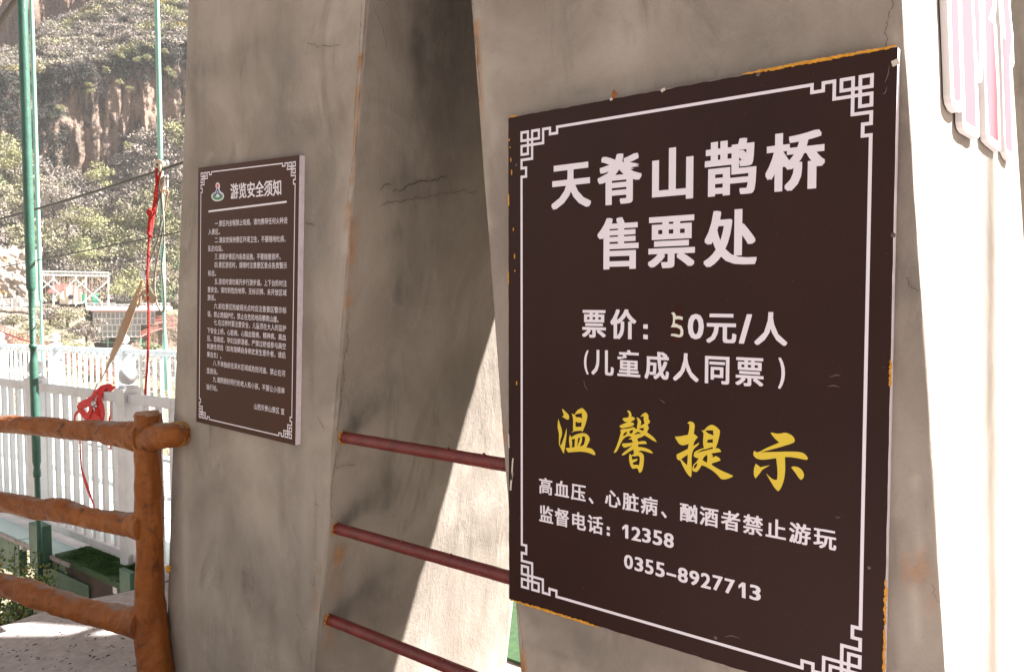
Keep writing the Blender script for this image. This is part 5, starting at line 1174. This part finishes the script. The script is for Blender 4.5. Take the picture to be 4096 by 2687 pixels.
# ---- green hanger rods
def rod(name, keys, Y, n, label, material, thr=()):
    """keys: (px x, px y, radius) down the rod"""
    top = onY(keys[0][0], keys[0][1], Y); bot = onY(keys[-1][0], keys[-1][1], Y); X = (top[0] + bot[0]) / 2
    t = empty(name, (X, Y, bot[2]), label, 'rod', 'green hanger rods of the bridge')
    prof = [(onY(x, y, Y)[2] - bot[2], r) for x, y, r in keys][::-1]
    b = MB(); b.lathe((X, Y, bot[2]), prof, n); b.build('rod', material, t, True)
    for (y0, y1, r, k) in thr:
        z0, z1_ = onY(keys[-1][0], y1, Y)[2], onY(keys[-1][0], y0, Y)[2]; pr = []
        for j in range(k * 2 + 1): pr.append((z0 + (z1_ - z0) * j / (2 * k), r if j % 2 else r * .86))
        b = MB(); b.lathe((X, Y, 0), pr, n); b.build('thread', material, t)
    return t, X
def zpx(Y, y, x=110): return onY(x, y, Y)[2]
t, X = rod('hanger_rod', [(90, -500, .0265), (90, 0, .0265), (116, 1080, .0268), (117, 1120, .0262), (118, 1150, .027), (118, 1158, .024), (119, 1166, .017), (120, 1232, .017), (120, 1375, .0155), (121, 1376, .0225), (121, 1390, .0225), (122, 1391, .017), (123, 1432, .0185), (124, 1450, .0235), (132, 1840, .0235), (134, 1862, .017), (136, 1884, .0215), (136, 1901, .0215), (137, 1903, .0150), (140, 2050, .0155), (146, 2345, .0165)], .34, 20,
           'dark green threaded hanger rod in front of the near railing, leftmost of the three', M_green, ((1234, 1374, .0182, 26), (1904, 1990, .0172, 16)))
b = MB(); zz_ = zpx(.5, 1428, 140); b.tube([(X, .48, zz_), (X + .05, .47, zz_ + .002), (X + .055, .468, zz_ + .005)], [.003, .003, .007], 8); b.build('set_screw', M_dark, t)
rod('hanger_rod', [(128, -300, .026), (128, 25, .026), (150, 1195, .027), (150, 1203, .0275), (151, 1206, .0165), (156, 1300, .0165), (157, 1304, .021), (158, 1312, .024), (160, 1500, .0245)], 2.75, 14,
    'pale sunlit green hanger rod just right of the dark one', M_lgreen)
rod('hanger_rod', [(628, -300, .025), (628, 0, .025), (637, 660, .026), (646, 900, .026), (650, 1200, .022), (651, 1210, .0165), (653, 1330, .016), (654, 1334, .021), (655, 1342, .024), (656, 1560, .0245)], 2.75, 14,
    'pale sunlit green hanger rod behind the pulley and ropes', M_lgreen)
# ---- cables
def track(pix, Y, ext=None): return [onY(x, y, Y) for x, y in pix]
b = MB(); P = [Vector(onY(-60, 168, 2.75)), Vector(onY(0, 92, 2.75)), Vector(onY(62, 0, 2.75)), Vector(onY(400, -500, 2.75))]
b.tube(P, .034, 14); tag(b.build('main_cable', M_cable, None, True), 'thick grey main suspension cable crossing the top left corner', 'cable')
a = Vector(onY(720, 655, .8)); c = Vector(onY(0, 877, .8)); d = (c - a); b = MB(); b.tube([a - d * .5] + [a + d * (k / 8) + Vector((0, 0, -.012 * math.sin(math.pi * k / 8))) for k in range(9)] + [c + d * 1.0], .0085, 10, twist=.5)
tag(b.build('zip_line_cable', M_cable, None, True), 'steel zip line cable that the pulley rides on', 'cable')
a = Vector(onY(712, 930, .8)); c = Vector(onY(0, 1070, .8)); d = (c - a); b = MB(); b.tube([a - d * .5, a, c, c + d], .0045, 8)
tag(b.build('guy_cable', M_cable, None, True), 'thin lower steel cable below the zip line', 'cable')
for (p0, p1, lb) in (((120, 1262), (760, 1500), 'upper thin dark wire slanting across the slope below the terrace'), ((120, 1290), (760, 1560), 'lower thin dark wire slanting across the slope below the terrace')):
    b = MB(); b.tube([Pt(*p0, 150), Pt(*p1, 140)], .03, 6); tag(b.build('wire', M_cable), lb, 'wire')

# ---- pulley and ropes
YP = .8
pc = Vector(onY(647, 662, YP)); pk = 1 / 760.0 * 1.0
def L2(x, y, dy=0.0):
    """zoom of the pulley area: 6.506 px per photo px, origin (560, 620)"""
    return Vector(onY(560 + x / 6.506, 620 + y / 6.506, YP + dy))
PU = empty('pulley', pc, 'twin wheel zip line pulley hooked over the cable near the left pillar', 'pulley')
for i, (cx0, cy0, mt, dy) in enumerate(((505, 240, M_cream, -.014), (625, 225, M_steel, .014))):
    c_ = L2(cx0, cy0, dy); b = MB(); pr = [(-.008, .012), (-.008, .026), (-.005, .026), (-.002, .021), (.002, .021), (.005, .026), (.008, .026), (.008, .012)]
    b.lathe(c_, pr, 24, (.55, -.83, 0)); wo = b.build('wheel', mt, PU, True)
b = MB(); b.tube([L2(425, 262, -.03), L2(500, 250, -.014), L2(640, 240, .03)], [.007, .0065, .006], 10); b.build('axle', M_dark, PU, True)
b = MB(); b.ribbon([L2(520, 250, -.022), L2(525, 350, -.022), L2(520, 432, -.02)], [.010, .018, .024], .004); b.build('cheek_plate', M_cream, PU)
b = MB(); b.ribbon([L2(640, 250, .02), L2(650, 340, .02), L2(660, 405, .02)], [.014, .024, .032], .006); b.build('cheek_plate', M_dark, PU)
def loop_tube(pts, r, n=8): b = MB(); b.tube(pts, r, n); return b
CB = empty('carabiner', L2(690, 700), 'steel screw gate carabiner hanging under the pulley', 'carabiner')
ring = [L2(x, y) for x, y in ((650, 520), (690, 505), (718, 530), (728, 600), (718, 700), (708, 850), (690, 905), (660, 890), (650, 820), (642, 700), (645, 600), (650, 520))]
loop_tube(ring, .0032).build('body', M_steel, CB, True)
b = MB(); a, c = L2(716, 650), L2(708, 850); b.lathe(a, [((c - a).length * k / 16, .0062 if k % 2 else .0050) for k in range(17)], 12, tuple((c - a).normalized())); b.build('screw_sleeve', M_steel, CB)
def rope(name, pix, r, material, label, conv=None, sub=14, lob=3, Y=YP, cat='rope', tw=.55):
    P = []
    V = [Vector(conv(*p)) if conv else Vector(onY(*p, Y)) for p in pix]
    for i in range(len(V) - 1):
        a0 = V[max(i - 1, 0)]; a1 = V[i]; a2 = V[i + 1]; a3 = V[min(i + 2, len(V) - 1)]
        for k in range(sub):
            t = k / sub; P.append(.5 * ((2 * a1) + (a2 - a0) * t + (2 * a0 - 5 * a1 + 4 * a2 - a3) * t * t + (3 * a1 - a0 - 3 * a2 + a3) * t ** 3))
    P.append(V[-1]); b = MB(); b.tube(P, r, 12, lobes=lob, twist=tw); o = b.build(name, material, None, True)
    return tag(o, label, cat)
RR_ = empty('red_rope', L2(430, 350), 'red rope tied below the pulley, hanging down behind the near railing', 'rope')
def sub_rope(pix, r, conv=None, sub=14, Y=YP, tw=.55, mt=None, parent=None, nm='strand'):
    o = rope(nm, pix, r, mt or M_rrope, '', conv, sub, 3, Y, '', tw); o.parent = parent or RR_
    o.matrix_parent_inverse = Matrix.Translation(-Vector((parent or RR_).location))
    for k in ('label', 'category'):
        if k in o: del o[k]
    return o
sub_rope([(440, 330), (425, 450), (435, 700), (400, 1000), (345, 1400), (290, 1561)], .0068, lambda x, y: L2(x, y, -.02))
sub_rope([(545, 435), (505, 560), (470, 700), (440, 1000), (380, 1400), (330, 1561)], .0068, lambda x, y: L2(x, y, -.012))
KY = YP - .02
sub_rope([(606, 850), (600, 880), (598, 905), (596, 930), (602, 945)], .0120, None, 10, KY, .8)
sub_rope([(612, 845), (608, 880), (604, 910), (598, 938)], .0115, None, 10, KY + .012, .8)
sub_rope([(600, 838), (590, 850), (598, 862), (606, 850), (598, 842)], .0070, None, 10, KY - .01, .8)
sub_rope([(597, 935), (594, 990), (590, 1080), (590, 1150), (594, 1250), (592, 1400), (588, 1480), (583, 1545), (581, 1600)], .0066, None, 30, KY)
GR = empty('grey_rope', L2(620, 560), 'grey brown rope hanging in a long loop under the pulley', 'rope')
sub_rope([(640, 560), (560, 640), (520, 900), (490, 1100), (440, 1350), (410, 1561)], .0052, L2, 14, tw=.6, mt=M_grope, parent=GR)
sub_rope([(646, 860), (638, 930), (620, 990), (600, 1040), (586, 1085), (578, 1105)], .0052, None, 14, YP, .6, M_grope, GR)
sub_rope([(655, 708), (645, 780), (648, 840), (655, 890), (649, 930), (638, 990), (625, 1060), (618, 1130), (625, 1200), (640, 1240), (652, 1246), (658, 1225), (655, 1150), (648, 1060), (655, 980), (655, 900), (650, 820), (647, 760), (655, 705)], .0052, None, 12, YP + .01, .6, M_grope, GR)
b = MB(); b.ribbon([L2(650, 560), L2(590, 800), L2(560, 1000)], .016, .004); b.build('sling_tape', M_web, GR)
b = MB(); b.ribbon([L2(700, 905), L2(735, 960), L2(700, 1100), L2(670, 1250), L2(645, 1460)], [.010, .012, .018, .018, .016], .005); b.build('sling_tape', M_web, GR)
b = MB(); b.ribbon([L2(640, 890), L2(610, 960), L2(650, 1050)], [.012, .013, .012], .005); b.build('sling_tape', M_web, GR)
CC = rope('rope_clip', [(560, 1092), (566, 1086), (580, 1100), (588, 1116), (584, 1122), (572, 1108), (562, 1096)], .006, M_steel, 'small bright steel clip joining the grey rope to the tan strap', None, 5, 0, YP, 'clip')
# tan webbing
def zr(x, y): return (x / 1.951, 600 + y / 1.951)
W = [((568, 1118), 16, YP), ((560, 1150), 16, YP), ((548, 1178), 20, YP), ((540, 1205), 26, YP - .01), ((525, 1240), 30, YP - .02), ((505, 1290), 36, YP - .03), ((480, 1355), 42, YP - .05), ((455, 1410), 44, YP - .07), ((430, 1465), 34, YP - .09), ((405, 1520), 24, YP - .12), ((384, 1545), 13, YP - .16), ((372, 1572), 9, .60), ((378, 1610), 12, .60), ((384, 1650), 14, .60)]
P = [onY(*p, Y) for p, w_, Y in W]; wd_ = [w_ / FP * 5.2 for p, w_, Y in W]
WT = empty('webbing_strap', P[0], 'tan webbing strap slung from the rope clip down to the near railing', 'strap')
b = MB(); nn = [(.45 * math.sin(i * .5), -1, .25 * math.cos(i * .7)) for i in range(len(P))]; b.ribbon(P, wd_, .004, nn); b.build('tape', M_web, WT)
b = MB(); Q = [onY(x, y, YP - .02) for x, y in ((548, 1182), (560, 1178), (580, 1168), (600, 1176), (622, 1196), (618, 1206), (596, 1204), (575, 1190))]
b.ribbon(Q, [.02, .028, .03, .03, .03, .024, .024, .02], .004, [(.3, -1, .5)] * 8); b.build('loose_end', M_web, WT)
b = MB(); Q = [onY(x, y, YP - .03) for x, y in ((556, 1175), (561, 1190), (560, 1212), (550, 1225), (546, 1205), (552, 1182))]; b.ribbon(Q, .022, .005); b.build('knot', M_web, WT)
# red harness draped over the rail
HN = empty('safety_harness', onY(375, 1560, .6), 'red safety harness straps draped over the near white railing', 'harness')
def zh(x, y): return (280 + x / 7.095, 1500 + y / 7.095)
def strap(pts, w_, Y=.605, th=.004, n=(0, -1, .1), nm='strap', ys=None, sub=6):
    V = [Vector(onY(*zh(x, y), (ys[i] if ys else Y))) for i, (x, y) in enumerate(pts)]; P = []
    for i in range(len(V) - 1):
        a0 = V[max(i - 1, 0)]; a1 = V[i]; a2 = V[i + 1]; a3 = V[min(i + 2, len(V) - 1)]
        for k in range(sub):
            t = k / sub; P.append(.5 * ((2 * a1) + (a2 - a0) * t + (2 * a0 - 5 * a1 + 4 * a2 - a3) * t * t + (3 * a1 - a0 - 3 * a2 + a3) * t ** 3))
    P.append(V[-1]); b = MB(); b.ribbon(P, w_ * (1.0 if nm == 'hanging_strap' else 1.35), th, [n] * len(P)); return b.build(nm, M_harn, HN)
strap([(1230, 400), (1100, 365), (960, 370), (900, 430), (850, 540), (810, 700), (800, 900), (830, 1150), (850, 1300)], .030, ys=[.66, .655, .64, .62, .605, .6, .6, .6, .6], n=(.3, -.7, .9))
strap([(1160, 350), (1000, 355), (850, 400), (760, 440), (680, 560), (600, 680), (480, 760), (330, 830), (250, 880)], .034, ys=[.66, .65, .63, .61, .595, .59, .588, .585, .583], n=(0, -1, .4))
strap([(560, 640), (580, 800), (610, 1000), (640, 1180), (620, 1270)], .034, .59)
strap([(240, 830), (300, 980), (400, 1110), (500, 1220), (580, 1300)], .034, .585)
strap([(250, 870), (420, 830), (560, 790), (640, 800)], .032, .58)
strap([(620, 900), (560, 1060), (480, 1180), (420, 1240)], .030, .584)
strap([(640, 1100), (720, 1190), (800, 1260), (870, 1300)], .032, .588)
strap([(830, 760), (900, 880), (930, 1020), (930, 1160), (900, 1300)], .032, .594)
strap([(1160, 620), (1165, 900), (1160, 1130), (1120, 1300), (1150, 1700), (1160, 2100)], .020, .70, nm='hanging_strap')
strap([(280, 1000), (180, 1080), (130, 1200), (140, 1330)], .020, .60, nm='hanging_strap')
b = MB(); P = [onY(x, y, .56) for x, y in ((318, 1700), (320, 1770), (322, 1830), (325, 1870), (335, 1905), (350, 1950), (362, 1985), (375, 2020), (380, 2070))]
b.ribbon(P, [.011, .011, .013, .012, .020, .026, .018, .011, .010], .003, [(.2, -1, 0)] * 9); b.build('hanging_strap', M_harn, HN)
b = MB(); b.lathe(onY(*zh(700, 820), .575), [(-.008, .010), (0, .022), (.008, .010)], 10, (1, 0, .4)); b.build('buckle', M_steel, HN, True)

# ---- leafy shrub rising from the gorge at lower left
def near_shrub():
    rs2 = np.random.RandomState(21); base = Vector(onY(60, 2700, .15)) ; root = empty('leafy_shrub', base, 'small leaved green shrub growing up beside the paving at lower left', 'shrub')
    tips = [(60, 2180), (10, 2190), (150, 2200), (190, 2250), (200, 2310), (120, 2290), (30, 2270), (90, 2330), (-40, 2230), (20, 2420), (60, 2500), (-30, 2480), (100, 2240), (160, 2340), (10, 2560), (70, 2440), (-20, 2360), (40, 2300)]
    bs = MB(); LV = []; LC = []
    for j, (x, y) in enumerate(tips):
        Y = .15 + rs2.rand() * .3; e = Vector(onY(x, y, Y)); st_ = Vector(onY(40 + rs2.randn() * 40, 2640, .25)); mid = st_.lerp(e, .5) + Vector(rs2.randn(3) * .06)
        P = [st_.lerp(mid, k / 4) for k in range(4)] + [mid.lerp(e, k / 5) for k in range(6)]
        bs.tube(P, [.006 - .0005 * k for k in range(10)], 5)
        for k in range(170):
            t = .25 + .75 * rs2.rand() ** .7; p = np.array(P[int(t * 9)]) + rs2.randn(3) * (.045 if k % 3 else .02)
            d = rs2.randn(3); d /= np.linalg.norm(d); s_ = np.cross(d, rs2.randn(3)); s_ /= np.linalg.norm(s_); l = .014 + .014 * rs2.rand()
            LV += [p, p + d * l * .5 + s_ * l * .32, p + d * l, p + d * l * .5 - s_ * l * .32]; cc = np.array([.10, .15, .04]) * (.5 + 1.3 * rs2.rand()); 
            if rs2.rand() < .15: cc = np.array([.30, .22, .06])
            LC += [cc] * 4
    bs.build('stem', M_rusty, root)
    LV = np.array(LV); me = leafmesh('leaves', LV - np.array(base), np.arange(len(LV)).reshape(-1, 4), np.array(LC)); tag(link('foliage', me, M_leaf, root), kind='stuff')
near_shrub()

# ================================================================== valley haze
b = MB(); b.box((-340, -170, -60), (25, 260, 150)); hz = b.build('haze', None)
hm = bpy.data.materials.new('haze_air'); hm.use_nodes = True; hn = hm.node_tree
hn.nodes.remove(hn.nodes['Principled BSDF']); pv = hn.nodes.new('ShaderNodeVolumePrincipled')
pv.inputs['Density'].default_value = .00018; pv.inputs['Color'].default_value = (.95, .95, .97, 1); pv.inputs['Anisotropy'].default_value = 0.0
hn.links.new(pv.outputs[0], hn.nodes['Material Output'].inputs['Volume']); hz.data.materials.append(hm); tag(hz, kind='stuff')
